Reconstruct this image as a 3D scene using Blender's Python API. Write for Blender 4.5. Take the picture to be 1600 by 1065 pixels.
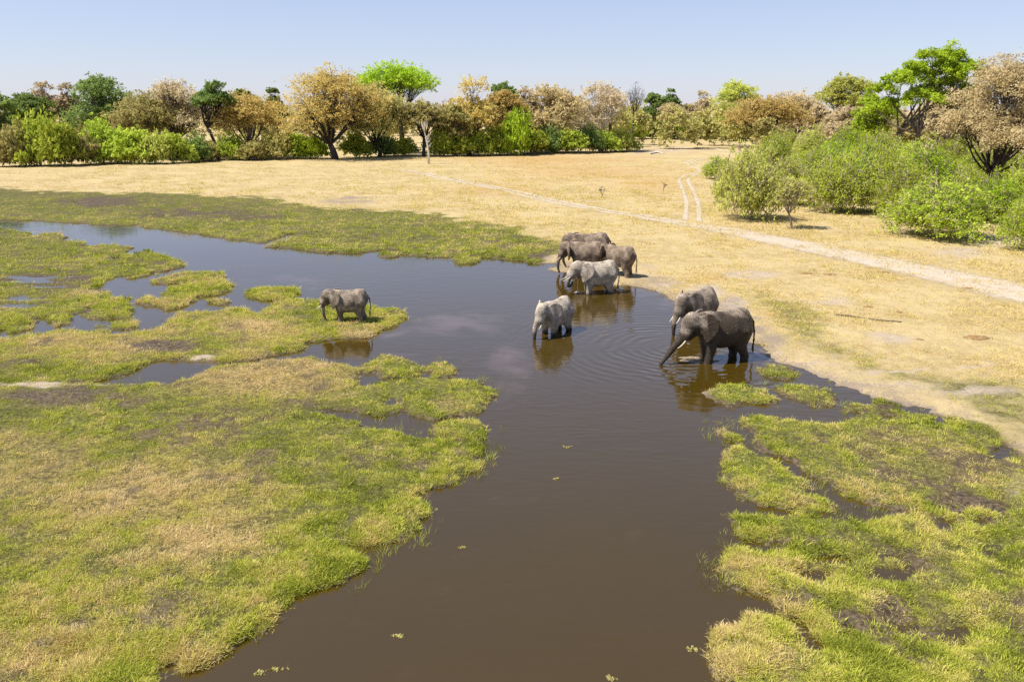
import bpy, math, random
import numpy as np
from mathutils import Vector, Matrix

for _o in list(bpy.data.objects):
    bpy.data.objects.remove(_o)
scene = bpy.context.scene
COL = scene.collection
R = math.radians

# ------------------------------------------------------------------ camera
CAM_H, FPX, HORIZON = 13.5, 1244.0, 172.0
PITCH = math.atan((532.5 - HORIZON) / FPX)
cam_data = bpy.data.cameras.new('camera')
cam_data.sensor_width = 36.0
cam_data.lens = FPX / 1600.0 * 36.0
cam_data.clip_start, cam_data.clip_end = 0.5, 20000
cam = bpy.data.objects.new('camera', cam_data)
COL.objects.link(cam)
cam.location = (0, 0, CAM_H)
cam.rotation_euler = (math.pi / 2 - PITCH, 0, 0)
scene.camera = cam

# ------------------------------------------------------------------ sky, sun, exposure
SUN_EL, SUN_DIR = R(59), Vector((-0.97, -0.22, 0)).normalized()
world = bpy.data.worlds.new('World')
scene.world = world
world.use_nodes = True
wn, wl = world.node_tree.nodes, world.node_tree.links
wn.clear()
sky = wn.new('ShaderNodeTexSky')
sky.sky_type = 'NISHITA'
sky.sun_disc = False
sky.sun_elevation = SUN_EL
sky.sun_rotation = math.atan2(SUN_DIR.x, SUN_DIR.y)
sky.altitude = 0
sky.air_density, sky.dust_density, sky.ozone_density = 1.0, 0.3, 6.0
bg = wn.new('ShaderNodeBackground')
bg.inputs['Strength'].default_value = 0.088
wo = wn.new('ShaderNodeOutputWorld')
# dry-season haze: thick at the horizon, thinning evenly towards the zenith
geo_ = wn.new('ShaderNodeTexCoord'); sep_ = wn.new('ShaderNodeSeparateXYZ'); hz_ = wn.new('ShaderNodeMapRange')
wl.new(geo_.outputs['Generated'], sep_.inputs[0]); wl.new(sep_.outputs['Z'], hz_.inputs[0])
hz_.inputs[1].default_value, hz_.inputs[2].default_value, hz_.inputs[3].default_value, hz_.inputs[4].default_value = 0.0, 0.5, 0.47, 0.08
tintn = wn.new('ShaderNodeMix'); tintn.data_type = 'RGBA'
tintn.inputs[7].default_value = (5.8, 5.5, 7.3, 1)
wl.new(hz_.outputs[0], tintn.inputs[0])
wl.new(sky.outputs[0], tintn.inputs[6]); wl.new(tintn.outputs[2], bg.inputs['Color'])
wl.new(bg.outputs[0], wo.inputs['Surface'])
sun_data = bpy.data.lights.new('sun', 'SUN')
sun_data.energy, sun_data.angle, sun_data.color = 5.0, R(0.53), (1.0, 0.94, 0.85)
sun = bpy.data.objects.new('sun', sun_data)
COL.objects.link(sun)
to_sun = Vector((SUN_DIR.x * math.cos(SUN_EL), SUN_DIR.y * math.cos(SUN_EL), math.sin(SUN_EL)))
sun.rotation_euler = to_sun.to_track_quat('Z', 'Y').to_euler()
scene.view_settings.view_transform = 'Standard'
scene.view_settings.look = 'None'
scene.view_settings.exposure = 0.6
scene.view_settings.gamma = 1
scene.view_settings.use_curve_mapping = False
scene.cycles.use_denoising = False      # keep the grain of grass and leaves
scene.cycles.max_bounces = 5
scene.cycles.diffuse_bounces = 3
scene.cycles.glossy_bounces = 2
scene.cycles.transmission_bounces = 2
scene.cycles.transparent_max_bounces = 8

# ------------------------------------------------------------------ projection helpers (photo pixel -> place)
CP, SP = math.cos(PITCH), math.sin(PITCH)
def G(px, py, z=0.0):
    a, b = (px - 800) / FPX, -(py - 532.5) / FPX
    dx, dy, dz = a, CP + b * SP, -SP + b * CP
    t = (z - CAM_H) / dz
    return np.array((dx * t, dy * t, z))
def Zat(py, Y):
    b = -(py - 532.5) / FPX
    return CAM_H + (-SP + b * CP) / (CP + b * SP) * Y
def scale_at(Y, z=0.0):          # metres per photo pixel at forward distance Y
    return (Y * CP + (CAM_H - z) * SP) / FPX
def to_px(x, y, z=0.0):
    dep = y * CP + (CAM_H - z) * SP
    up = y * SP - (CAM_H - z) * CP
    dep = np.maximum(dep, 0.5)
    return 800 + FPX * x / dep, 532.5 - FPX * up / dep

# ------------------------------------------------------------------ noise
_rt = np.random.default_rng(7).random((256, 256))
def vnoise(x, y, s=0):
    x = np.asarray(x, float) + s * 17.31; y = np.asarray(y, float) + s * 9.77
    ix, iy = np.floor(x).astype(int), np.floor(y).astype(int)
    fx, fy = x - ix, y - iy
    fx, fy = fx * fx * (3 - 2 * fx), fy * fy * (3 - 2 * fy)
    a, b = _rt[ix & 255, iy & 255], _rt[(ix + 1) & 255, iy & 255]
    c, d = _rt[ix & 255, (iy + 1) & 255], _rt[(ix + 1) & 255, (iy + 1) & 255]
    return (a * (1 - fx) + b * fx) * (1 - fy) + (c * (1 - fx) + d * fx) * fy
def fbm(x, y, s=0, o=3):
    v, a, t = 0, 0.5, 0
    for k in range(o):
        v = v + a * vnoise(x * 2 ** k, y * 2 ** k, s + k * 3); t += a; a *= 0.5
    return v / t
def sstep(a, b, x):
    t = np.clip((x - a) / (b - a), 0, 1)
    return t * t * (3 - 2 * t)

# ------------------------------------------------------------------ mesh helpers
def mesh_from(name, verts, faces, smooth=False):
    """verts (n,3); faces: list of arrays (m,3) or (m,4)"""
    me = bpy.data.meshes.new(name)
    verts = np.asarray(verts, np.float32)
    fl = [np.asarray(f, np.int32) for f in faces if len(f)]
    me.vertices.add(len(verts)); me.vertices.foreach_set('co', verts.ravel())
    tot = np.concatenate([np.full(len(f), f.shape[1], np.int32) for f in fl])
    lv = np.concatenate([f.ravel() for f in fl])
    me.loops.add(len(lv)); me.loops.foreach_set('vertex_index', lv)
    me.polygons.add(len(tot))
    me.polygons.foreach_set('loop_start', np.concatenate([[0], np.cumsum(tot)[:-1]]).astype(np.int32))
    me.polygons.foreach_set('loop_total', tot)
    if smooth:
        me.polygons.foreach_set('use_smooth', np.ones(len(tot), bool))
    me.update(calc_edges=True)
    return me
def attr(me, name, vals, kind='FLOAT'):
    a = me.attributes.new(name, kind, 'POINT')
    a.data.foreach_set({'FLOAT': 'value', 'INT': 'value', 'FLOAT_VECTOR': 'vector', 'FLOAT_COLOR': 'color'}[kind],
                       np.asarray(vals, np.int32 if kind == 'INT' else np.float32).ravel())
def link(name, me, mat=None, parent=None, loc=(0, 0, 0), rz=0.0, sc=1.0):
    o = bpy.data.objects.new(name, me)
    COL.objects.link(o)
    if mat is not None and not me.materials:
        me.materials.append(mat)
    o.location = loc; o.rotation_euler = (0, 0, rz); o.scale = (sc, sc, sc)
    if parent is not None:
        o.parent = parent
    return o
def empty(name, loc=(0, 0, 0), rz=0.0, sc=1.0):
    o = bpy.data.objects.new(name, None)
    COL.objects.link(o)
    o.location = loc; o.rotation_euler = (0, 0, rz); o.scale = (sc, sc, sc)
    return o
def tag(o, label=None, cat=None, group=None, kind=None):
    for k, v in (('label', label), ('category', cat), ('group', group), ('kind', kind)):
        if v: o[k] = v
    return o

class MB:
    def __init__(s): s.v, s.q, s.t, s.n = [], [], [], 0
    def add(s, v, q=None, t=None):
        if q is not None and len(q): s.q.append(np.asarray(q) + s.n)
        if t is not None and len(t): s.t.append(np.asarray(t) + s.n)
        s.v.append(np.asarray(v, float)); s.n += len(v)
    def tube(s, pts, rad, k=6):
        pts = np.asarray(pts, float); n = len(pts)
        d = np.gradient(pts, axis=0); d /= np.linalg.norm(d, axis=1)[:, None] + 1e-9
        ref = np.array((1, 0, 0)) if abs(d[0][0]) < 0.8 else np.array((0, 1, 0))
        a = np.cross(d, ref); a /= np.linalg.norm(a, axis=1)[:, None] + 1e-9
        b = np.cross(d, a)
        th = np.arange(k) / k * 2 * math.pi
        r = np.asarray(rad, float).reshape(-1, 1, 1) * np.ones((n, 1, 1))
        v = pts[:, None] + r * (np.cos(th)[None, :, None] * a[:, None] + np.sin(th)[None, :, None] * b[:, None])
        i, j = np.meshgrid(np.arange(n - 1), np.arange(k), indexing='ij')
        j2 = (j + 1) % k
        q = np.stack([i * k + j, i * k + j2, (i + 1) * k + j2, (i + 1) * k + j], -1).reshape(-1, 4)
        v = np.concatenate([v.reshape(-1, 3), pts[:1], pts[-1:]])
        jj = np.arange(k)
        t = np.concatenate([np.stack([np.full(k, n * k), (jj + 1) % k, jj], 1),
                            np.stack([np.full(k, n * k + 1), (n - 1) * k + jj, (n - 1) * k + (jj + 1) % k], 1)])
        s.add(v, q, t)
    def twigs(s, A, B, C, r0, r1):
        """many thin three-sided twigs A -> B -> C at once"""
        A, B, C = (np.asarray(a, float) for a in (A, B, C))
        n = len(A)
        if not n: return
        d = C - A; d /= np.linalg.norm(d, axis=1)[:, None] + 1e-9
        a = np.cross(d, np.array((.31, .77, .12))); a /= np.linalg.norm(a, axis=1)[:, None] + 1e-9
        b = np.cross(d, a)
        th = np.arange(3) / 3 * 2 * math.pi
        ring = np.cos(th)[None, :, None] * a[:, None] + np.sin(th)[None, :, None] * b[:, None]
        v = np.concatenate([A[:, None] + ring * r0, B[:, None] + ring * (r0 + r1) * .5, C[:, None]], 1)   # 7 verts a twig
        i = np.arange(n)[:, None, None] * 7
        q = np.array([(k, (k + 1) % 3, 3 + (k + 1) % 3, 3 + k) for k in range(3)])[None] + i
        t_ = np.array([(3 + k, 3 + (k + 1) % 3, 6) for k in range(3)])[None] + i
        s.add(v.reshape(-1, 3), q.reshape(-1, 4), t_.reshape(-1, 3))
    def mesh(s, name, smooth=False):
        return mesh_from(name, np.concatenate(s.v), ([np.concatenate(s.q)] if s.q else []) + ([np.concatenate(s.t)] if s.t else []), smooth)

# ------------------------------------------------------------------ materials
def new_mat(name):
    m = bpy.data.materials.new(name); m.use_nodes = True
    m.node_tree.nodes.clear()
    return m, m.node_tree.nodes, m.node_tree.links
class NT:
    """tiny node-graph helper"""
    def __init__(s, name):
        s.m, s.n, s.l = new_mat(name)
    def node(s, typ, **kw):
        nd = s.n.new(typ)
        for k, v in kw.items(): setattr(nd, k, v)
        return nd
    def put(s, sock, v):
        if hasattr(v, 'is_output') or isinstance(v, bpy.types.NodeSocket): s.l.new(v, sock)
        elif isinstance(v, tuple) and len(v) == 3 and sock.type == 'RGBA': sock.default_value = (*v, 1)
        else: sock.default_value = v
    def noise(s, vec, scale, detail=3, rough=0.55, out='Fac', dist=0.0):
        nd = s.node('ShaderNodeTexNoise')
        if vec is not None: s.l.new(vec, nd.inputs['Vector'])
        nd.inputs['Scale'].default_value = scale; nd.inputs['Detail'].default_value = detail
        nd.inputs['Roughness'].default_value = rough; nd.inputs['Distortion'].default_value = dist
        return nd.outputs[out]
    def mix(s, f, a, b):
        nd = s.node('ShaderNodeMix', data_type='RGBA')
        s.put(nd.inputs[0], f); s.put(nd.inputs[6], a); s.put(nd.inputs[7], b)
        return nd.outputs[2]
    def math(s, op, a, b=0.0, c=0.0, clamp=False):
        nd = s.node('ShaderNodeMath', operation=op, use_clamp=clamp)
        s.put(nd.inputs[0], a); s.put(nd.inputs[1], b); s.put(nd.inputs[2], c)
        return nd.outputs[0]
    def ramp(s, x, lo, hi):
        nd = s.node('ShaderNodeMapRange', interpolation_type='SMOOTHSTEP')
        s.put(nd.inputs[0], x); nd.inputs[1].default_value = lo; nd.inputs[2].default_value = hi
        return nd.outputs[0]
    def attr(s, name, typ='GEOMETRY', out='Fac'):
        nd = s.node('ShaderNodeAttribute', attribute_name=name, attribute_type=typ)
        return nd.outputs[out]
    def pos(s): return s.node('ShaderNodeNewGeometry').outputs['Position']
    def obj(s): return s.node('ShaderNodeTexCoord').outputs['Object']
    def bump(s, h, strength, dist):
        nd = s.node('ShaderNodeBump'); s.put(nd.inputs['Height'], h)
        nd.inputs['Strength'].default_value = strength; nd.inputs['Distance'].default_value = dist
        return nd.outputs[0]
    def bsdf(s, col, rough=0.9, normal=None, spec=0.3, ior=None):
        p = s.node('ShaderNodeBsdfPrincipled')
        s.put(p.inputs['Base Color'], col); s.put(p.inputs['Roughness'], rough)
        p.inputs['Specular IOR Level'].default_value = spec
        if ior: p.inputs['IOR'].default_value = ior
        if normal is not None: s.l.new(normal, p.inputs['Normal'])
        return p
    def out(s, sh):
        o = s.node('ShaderNodeOutputMaterial'); s.l.new(sh, o.inputs['Surface'])
        return s.m

def leaf_mat(name, dark, light, trans=0.45):
    t = NT(name)
    rnd = t.node('ShaderNodeObjectInfo').outputs['Random']
    c = t.mix(t.attr('tint'), dark, light)
    h = t.node('ShaderNodeHueSaturation')
    t.put(h.inputs['Hue'], t.math('MULTIPLY_ADD', rnd, 0.016, 0.492))
    t.put(h.inputs['Value'], t.math('MULTIPLY_ADD', rnd, 0.35, 0.85))
    t.l.new(c, h.inputs['Color'])
    d, tr, mx = t.node('ShaderNodeBsdfDiffuse'), t.node('ShaderNodeBsdfTranslucent'), t.node('ShaderNodeMixShader')
    t.l.new(h.outputs[0], d.inputs[0]); t.l.new(h.outputs[0], tr.inputs[0])
    mx.inputs[0].default_value = trans
    t.l.new(d.outputs[0], mx.inputs[1]); t.l.new(tr.outputs[0], mx.inputs[2])
    return t.out(mx.outputs[0])
def bark_mat(name, a, b, scale=3.0):
    t = NT(name)
    n = t.noise(t.obj(), scale, 4, 0.65)
    return t.out(t.bsdf(t.mix(n, a, b), 0.95, t.bump(n, 0.6, 0.05), 0.1).outputs[0])
LEAF = {
    'gold': leaf_mat('gold_foliage', (0.4, 0.3, 0.085), (0.72, 0.56, 0.2)),
    'olive': leaf_mat('olive_foliage', (0.29, 0.27, 0.08), (0.58, 0.51, 0.2)),
    'dry': leaf_mat('dry_foliage', (0.41, 0.32, 0.19), (0.7, 0.58, 0.37)),
    'tan': leaf_mat('tan_foliage', (0.49, 0.4, 0.19), (0.82, 0.69, 0.37)),
    'green': leaf_mat('green_foliage', (0.12, 0.18, 0.045), (0.33, 0.43, 0.12)),
    'lime': leaf_mat('lime_foliage', (0.25, 0.36, 0.02), (0.52, 0.66, 0.06)),
    'bushgreen': leaf_mat('bush_foliage', (0.28, 0.35, 0.04), (0.60, 0.68, 0.10)),
    'palegreen': leaf_mat('pale_green_foliage', (0.36, 0.39, 0.07), (0.70, 0.72, 0.18)),
}
BARK = bark_mat('grey_brown_bark', (0.07, 0.055, 0.04), (0.19, 0.155, 0.125))
DARKBARK = bark_mat('dark_bark', (0.03, 0.026, 0.024), (0.085, 0.072, 0.066))
TWIGBARK = bark_mat('pale_twigs', (0.22, 0.17, 0.11), (0.46, 0.37, 0.27))
PALEBARK = bark_mat('bleached_wood', (0.48, 0.43, 0.37), (0.72, 0.67, 0.60))

# ------------------------------------------------------------------ layout: water outline and zones, traced on the ground plane
W_OUT = [(-260, 336), (-100, 340), (0, 343), (45, 345), (105, 349), (175, 352), (210, 352.5), (245, 358), (297, 364), (350, 372), (381, 376),
    (404, 382), (430, 374), (458, 365), (461, 367), (436, 377), (412, 387), (455, 389), (497, 396), (525, 395), (560, 397), (585, 394), (605, 389), (628, 391),
    (632, 401), (645, 402), (666, 401), (687, 403), (707, 401), (757, 403), (798, 407), (819, 409.5), (834, 413), (856, 412), (871, 411), (874, 416), (860, 421),
    (866, 424), (884, 425), (905, 431), (935, 441), (963, 445), (978, 445), (999, 447), (1022, 453), (1044, 463), (1070, 478), (1100, 494),
    (1135, 515), (1160, 532), (1193, 539), (1201, 548), (1207, 558), (1214, 566), (1240, 572), (1276, 586), (1300, 600), (1325, 607), (1346, 616), (1362, 626), (1352, 640), (1335, 650), (1316, 658), (1296, 664), (1256, 659), (1222, 657), (1190, 650), (1163, 652), (1163, 664),
    (1182, 688), (1197, 708), (1237, 722), (1251, 737), (1296, 757), (1316, 777), (1380, 792), (1440, 800), (1380, 812), (1355, 819), (1306, 808), (1237, 806),
    (1197, 811), (1136, 804), (1143, 836), (1141, 848), (1190, 848), (1227, 852), (1225, 868), (1192, 864), (1165, 858), (1135, 862), (1129, 890),
    (1133, 925), (1165, 932), (1197, 931), (1217, 949), (1266, 982), (1308, 1020), (1290, 1017), (1256, 1001), (1237, 983), (1197, 960), (1163, 957), (1140, 975),
    (1118, 999), (1116, 1033), (1133, 1065), (1150, 1130), (1180, 1300), (1200, 1700), (-100, 1700), (130, 1250), (225, 1110), (250, 1065), (246, 1042), (262, 1034), (295, 1040), (345, 1025),
    (385, 995), (410, 983), (440, 945), (490, 925), (540, 910), (570, 875), (545, 865), (530, 848), (575, 855), (640, 840), (670, 800), (655, 780),
    (665, 765), (710, 755), (755, 725), (760, 697), (735, 690), (700, 687), (650, 682), (600, 672), (550, 660), (490, 645), (535, 641),
    (600, 652), (635, 642), (668, 657), (740, 650), (775, 615), (750, 597), (665, 592), (625, 597), (590, 600), (560, 607), (553, 600),
    (556, 580), (530, 568), (500, 562), (480, 560), (420, 566), (340, 575), (310, 584), (275, 598), (225, 603), (185, 602), (110, 601), (120, 598), (195, 588),
    (220, 573), (255, 563), (290, 564), (350, 568), (425, 558), (480, 545), (486, 537), (508, 532), (528, 529), (553, 531), (579, 531), (587, 523),
    (609, 514), (621, 507), (641, 497), (632, 489), (609, 482), (593, 484), (550, 478), (504, 471), (470, 468), (451, 467), (430, 476), (402, 492),
    (385, 482), (315, 491), (275, 488), (272, 505), (238, 519), (182, 521), (122, 518), (63, 521), (0, 533), (-120, 546), (-320, 570), (-320, 550), (-120, 530), (0, 521), (35, 500),
    (105, 494), (133, 489), (170, 471), (175, 462), (168, 455), (147, 442), (196, 432), (245, 427), (290, 420), (289, 413), (273, 406), (231, 392),
    (200, 399), (196, 398), (206, 388), (168, 383), (125, 388), (140, 378), (100, 376), (48, 371), (43, 364), (0, 359), (-100, 356), (-260, 350)]
ISLETS = [
    [(381, 461), (395, 453), (430, 449), (468, 452), (472, 460), (450, 468), (415, 471)],
    [(245, 480), (252, 462), (262, 452), (315, 441), (350, 438), (371, 446), (364, 456), (315, 466), (287, 478), (262, 484)],
    [(322, 472), (340, 467), (371, 472), (360, 477), (335, 479)],
    [(243, 440), (262, 432), (300, 427), (340, 426), (353, 432), (335, 439), (290, 443), (255, 444)],
    [(217, 472), (230, 465), (245, 470), (240, 478), (224, 478)],
    [(129, 492), (145, 478), (165, 467), (195, 466), (208, 482), (205, 496), (170, 500), (140, 500)],
    [(75, 500), (84, 490), (103, 489), (115, 497), (104, 508), (88, 511)],
    [(8, 512), (25, 500), (50, 494), (60, 502), (45, 514), (18, 520)],
    [(145, 509), (155, 504), (168, 507), (160, 513), (148, 514)],
    [(176, 505), (195, 499), (212, 503), (205, 512), (185, 513)],
    [(215, 421), (228, 416), (243, 420), (236, 429), (220, 433), (200, 436)],
    [(50, 371), (62, 366), (92, 366), (103, 371), (85, 376), (62, 376)],
    [(587, 397), (600, 394), (622, 396), (625, 401), (610, 404), (593, 402)],
    [(709, 407), (722, 403), (745, 404), (753, 408), (742, 412), (720, 412)],
    [(575, 580), (585, 563), (605, 557), (635, 563), (660, 582), (640, 591), (600, 590)],
    [(665, 578), (676, 569), (700, 568), (717, 578), (708, 588), (680, 588)],
    [(676, 676), (690, 662), (720, 657), (755, 666), (754, 682), (725, 688), (690, 687)],
    [(1131, 712), (1145, 703), (1170, 707), (1217, 722), (1227, 739), (1256, 753), (1264, 772), (1301, 791), (1276, 799), (1237, 794), (1197, 787), (1163, 777), (1135, 757), (1129, 737)],
    [(1185, 578), (1205, 570), (1235, 574), (1251, 584), (1240, 592), (1205, 590)],
    [(1103, 614), (1130, 606), (1160, 605), (1190, 612), (1217, 626), (1205, 634), (1165, 630), (1140, 636)],
    [(1212, 610), (1235, 603), (1262, 608), (1290, 610), (1311, 622), (1300, 633), (1270, 637), (1235, 622)],
    [(1311, 640), (1335, 633), (1370, 633), (1405, 634), (1419, 643), (1400, 648), (1340, 646)],
    [(1116, 665), (1122, 660), (1128, 668), (1140, 680), (1158, 687), (1152, 692), (1130, 686)],
]
POOLS = [[(1412, 640), (1428, 634), (1446, 638), (1440, 648), (1420, 648)], [(1455, 655), (1468, 652), (1474, 660), (1462, 664)], [(1375, 652), (1400, 650), (1402, 657), (1380, 659)],
         [(1542, 709), (1560, 700), (1585, 699), (1590, 708), (1570, 720), (1552, 720)],
         [(1460, 820), (1475, 812), (1490, 818), (1482, 828), (1466, 828)],
         [(1522, 816), (1535, 808), (1545, 816), (1538, 826), (1526, 824)],
         [(92, 1036), (104, 1029), (116, 1032), (110, 1042), (97, 1042)]]
def gp(poly): return np.array([G(x, y)[:2] for x, y in poly])
W_OUT_G = gp(W_OUT); ISLETS_G = [gp(p) for p in ISLETS]; POOLS_G = [gp(p) for p in POOLS]
def poly_sd(P, poly):            # signed distance, positive inside
    d2 = np.full(len(P), 1e18); ins = np.zeros(len(P), bool)
    x, y = P[:, 0], P[:, 1]
    for (ax, ay), (bx, by) in zip(poly, np.roll(poly, -1, 0)):
        ex, ey = bx - ax, by - ay
        wx, wy = x - ax, y - ay
        t = np.clip((wx * ex + wy * ey) / (ex * ex + ey * ey + 1e-12), 0, 1)
        d2 = np.minimum(d2, (wx - t * ex) ** 2 + (wy - t * ey) ** 2)
        c = (ay > y) != (by > y)
        if c.any():
            ins ^= c & (x < ax + (y - ay) / (by - ay + 1e-15) * ex)
    d = np.sqrt(d2)
    return np.where(ins, d, -d)
def land_sd(P):                  # > 0 on land
    out = np.full(len(P), 40.0)
    near = (P[:, 1] < 140) & (np.abs(P[:, 0]) < 160)
    Q = P[near]
    if not len(Q): return out
    w = poly_sd(Q, W_OUT_G)
    isl = np.full(len(Q), -1e9)
    for p in ISLETS_G:
        c, r = p.mean(0), np.abs(p - p.mean(0)).max() + 6
        m = (np.abs(Q - c) < r).all(1)
        if m.any():
            isl[m] = np.maximum(isl[m], poly_sd(Q[m], p) + .12)
    w = np.minimum(w, -isl)
    for p in POOLS_G:
        c, r = p.mean(0), np.abs(p - p.mean(0)).max() + 4
        m = (np.abs(Q - c) < r).all(1)
        if m.any():
            w[m] = np.maximum(w[m], poly_sd(Q[m], p))
    d = np.hypot(Q[:, 0], Q[:, 1])
    amp = np.clip(0.007 * d, 0.22, 0.7)
    n = fbm(Q[:, 0] * 0.9, Q[:, 1] * 0.9, 1, 4) - 0.5
    n2 = fbm(Q[:, 0] * 0.25, Q[:, 1] * 0.25, 5, 2) - 0.5
    n3 = fbm(Q[:, 0] * 3.1, Q[:, 1] * 3.1, 8, 2) - 0.5
    out[near] = -w + amp * (2.6 * n + 1.2 * n2) + 0.55 * n3 * sstep(75, 45, d)
    return out

# zones: soft ellipses (cx, cy, rx, ry, weight) given where they lie in the photo, evaluated at the ground point's own place
def blobs(px, py, lst):
    v = np.zeros(len(px))
    for cx, cy, rx, ry, w in lst:
        q = ((px - cx) / rx) ** 2 + ((py - cy) / ry) ** 2
        v = np.maximum(v, w * np.exp(-q * 0.9))
    return v
NORTH_MARSH = gp([(-500, 292), (-200, 296), (0, 300), (120, 303), (300, 306), (400, 313), (470, 326), (560, 330), (640, 334), (720, 350), (800, 362), (868, 374), (884, 392), (874, 420),
                  (700, 440), (300, 400), (-300, 352), (-600, 345)])
WEST_MARSH = gp([(-400, 352), (0, 355), (300, 390), (480, 440), (660, 480), (700, 560), (800, 600), (800, 740), (700, 830), (560, 930), (400, 1030), (230, 1120), (100, 1300), (-900, 1500), (-1500, 900), (-700, 450)])
EAST_MARSH = gp([(1085, 640), (1110, 600), (1190, 566), (1260, 578), (1330, 604), (1420, 632), (1500, 648), (1560, 672), (1592, 712), (1600, 760), (1660, 800), (1900, 900), (2200, 1500), (1000, 1600), (1060, 900)])
EAST_TURF = gp([(1140, 452), (1200, 455), (1290, 490), (1330, 535), (1420, 570), (1560, 590), (1650, 610), (1700, 690), (1590, 700), (1500, 655), (1400, 620), (1290, 585), (1230, 545), (1180, 490)])
DRYPATCH = [(230, 790, 190, 60, 1.0), (300, 840, 110, 40, 0.9), (420, 600, 130, 34, 0.95), (470, 580, 70, 22, 0.9), (150, 548, 110, 22, 0.85), (420, 520, 70, 20, 0.85), (330, 700, 60, 25, 0.35),
            (695, 632, 32, 14, 0.8), (715, 715, 18, 9, 0.7), (1380, 690, 60, 20, 0.25), (560, 524, 40, 8, 0.7), (30, 700, 50, 20, .3), (1240, 890, 90, 18, 0.4), (1200, 1040, 60, 25, .4), (480, 990, 30, 14, .3)]
LUSH = [(100, 360, 120, 8, .6), (700, 395, 140, 6, .7), (450, 392, 120, 5, .7), (160, 665, 100, 22, 1.0), (600, 850, 120, 40, 0.7), (470, 900, 90, 40, 0.7), (350, 1000, 90, 30, 0.7), (700, 720, 60, 30, 0.8), (660, 620, 90, 25, 0.7), (40, 535, 60, 15, 0.9), (250, 512, 120, 12, 0.6),
        (60, 930, 70, 50, 0.6), (1165, 890, 40, 35, 1.0), (1180, 1020, 60, 50, 0.9), (560, 500, 80, 24, 1.0), (1190, 740, 60, 35, 0.8), (1160, 618, 50, 14, 0.9), (1260, 620, 50, 14, 0.7), (1480, 660, 60, 14, 0.7),
        (700, 370, 160, 18, 0.35), (330, 350, 300, 14, 0.35), (300, 455, 90, 30, 0.9), (430, 460, 50, 12, 0.9), (170, 480, 50, 18, 0.9), (200, 398, 110, 22, .6), (615, 575, 50, 16, .8), (690, 578, 30, 12, .9)]
MUDS = [(930, 430, 70, 13, .8), (1015, 442, 60, 10, .65), (1140, 492, 34, 20, .6), (1205, 540, 34, 16, .7), (1290, 585, 60, 12, .6), (930, 438, 60, 7, .75), (1000, 446, 36, 5, .6), (1120, 503, 30, 12, .7), (1165, 530, 26, 10, .8), (1235, 572, 40, 7, .85), (1330, 606, 60, 8, .75), (1420, 638, 60, 7, .8), (90, 625, 75, 15, 1.0), (265, 548, 65, 10, 1.0), (50, 573, 30, 6, 0.8), (175, 630, 40, 8, .6), (270, 605, 35, 7, 0.6), (160, 318, 75, 7, 0.9), (290, 336, 110, 9, 0.75), (400, 342, 60, 7, 0.6), (540, 317, 60, 6, 0.7), (600, 375, 100, 6, 0.7), (500, 378, 60, 6, .6),
        (760, 385, 90, 10, 0.35), (850, 402, 30, 14, 0.75), (80, 440, 110, 18, 0.75), (170, 452, 40, 8, 0.7), (1380, 800, 130, 18, 1.0), (1530, 800, 60, 22, 0.95), (1300, 612, 50, 10, 0.8), (1420, 640, 50, 10, 0.9), (1500, 655, 60, 8, .5),
        (1420, 880, 60, 40, 0.8), (1400, 960, 40, 25, 0.9), (1460, 990, 40, 40, 0.7), (1290, 870, 40, 12, 0.7), (1330, 980, 60, 14, 0.9), (1310, 1030, 50, 20, .6), (1560, 900, 40, 30, 0.6), (1250, 940, 20, 10, 0.5),
        (1240, 850, 60, 14, .8), (110, 980, 40, 14, 0.8), (90, 1020, 30, 14, 0.8), (10, 810, 30, 25, 0.6), (150, 920, 30, 12, 0.6), (370, 700, 60, 20, 0.4), (550, 820, 30, 20, 0.6), (560, 770, 20, 16, 0.5), (240, 1040, 18, 20, 0.7), (880, 415, 25, 9, .8),
        (460, 500, 25, 9, 0.8), (520, 525, 20, 5, .5), (1185, 520, 22, 14, 0.75), (1205, 545, 16, 10, 0.7), (620, 625, 12, 10, .9), (1582, 735, 16, 40, 0.5)]
SANDS = [(60, 606, 110, 5, 0.9), (160, 604, 60, 4, 0.8), (315, 563, 28, 6, 1.0), (1040, 448, 45, 12, 0.6), (1165, 432, 70, 9, 0.9), (1110, 462, 30, 14, 0.9), (1150, 485, 30, 16, .8), (1208, 555, 14, 14, 0.9), (1300, 478, 50, 9, 0.7), (1390, 532, 55, 12, 0.8),
         (1400, 605, 140, 10, 0.65), (1520, 615, 120, 12, 0.7), (1270, 567, 60, 7, .7), (1500, 400, 80, 12, 0.7), (1010, 240, 60, 8, 0.5), (1050, 236, 90, 9, 0.6), (1130, 430, 80, 14, 0.4), (1000, 430, 45, 14, 0.5), (1590, 770, 25, 50, .5), (1560, 380, 60, 14, .7),
         (600, 322, 60, 9, .35), (1400, 582, 90, 3, .8), (1520, 580, 60, 3, .8)]
RUST = [(860, 252, 120, 10, 0.7), (900, 270, 120, 14, 0.5), (770, 300, 60, 8, 0.6), (1010, 290, 60, 16, 0.5), (1110, 436, 30, 7, 0.8), (200, 840, 120, 30, 0.4), (300, 720, 100, 16, .4), (1210, 496, 16, 4, .9), (1350, 620, 60, 4, .3), (320, 700, 30, 8, .5)]
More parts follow.
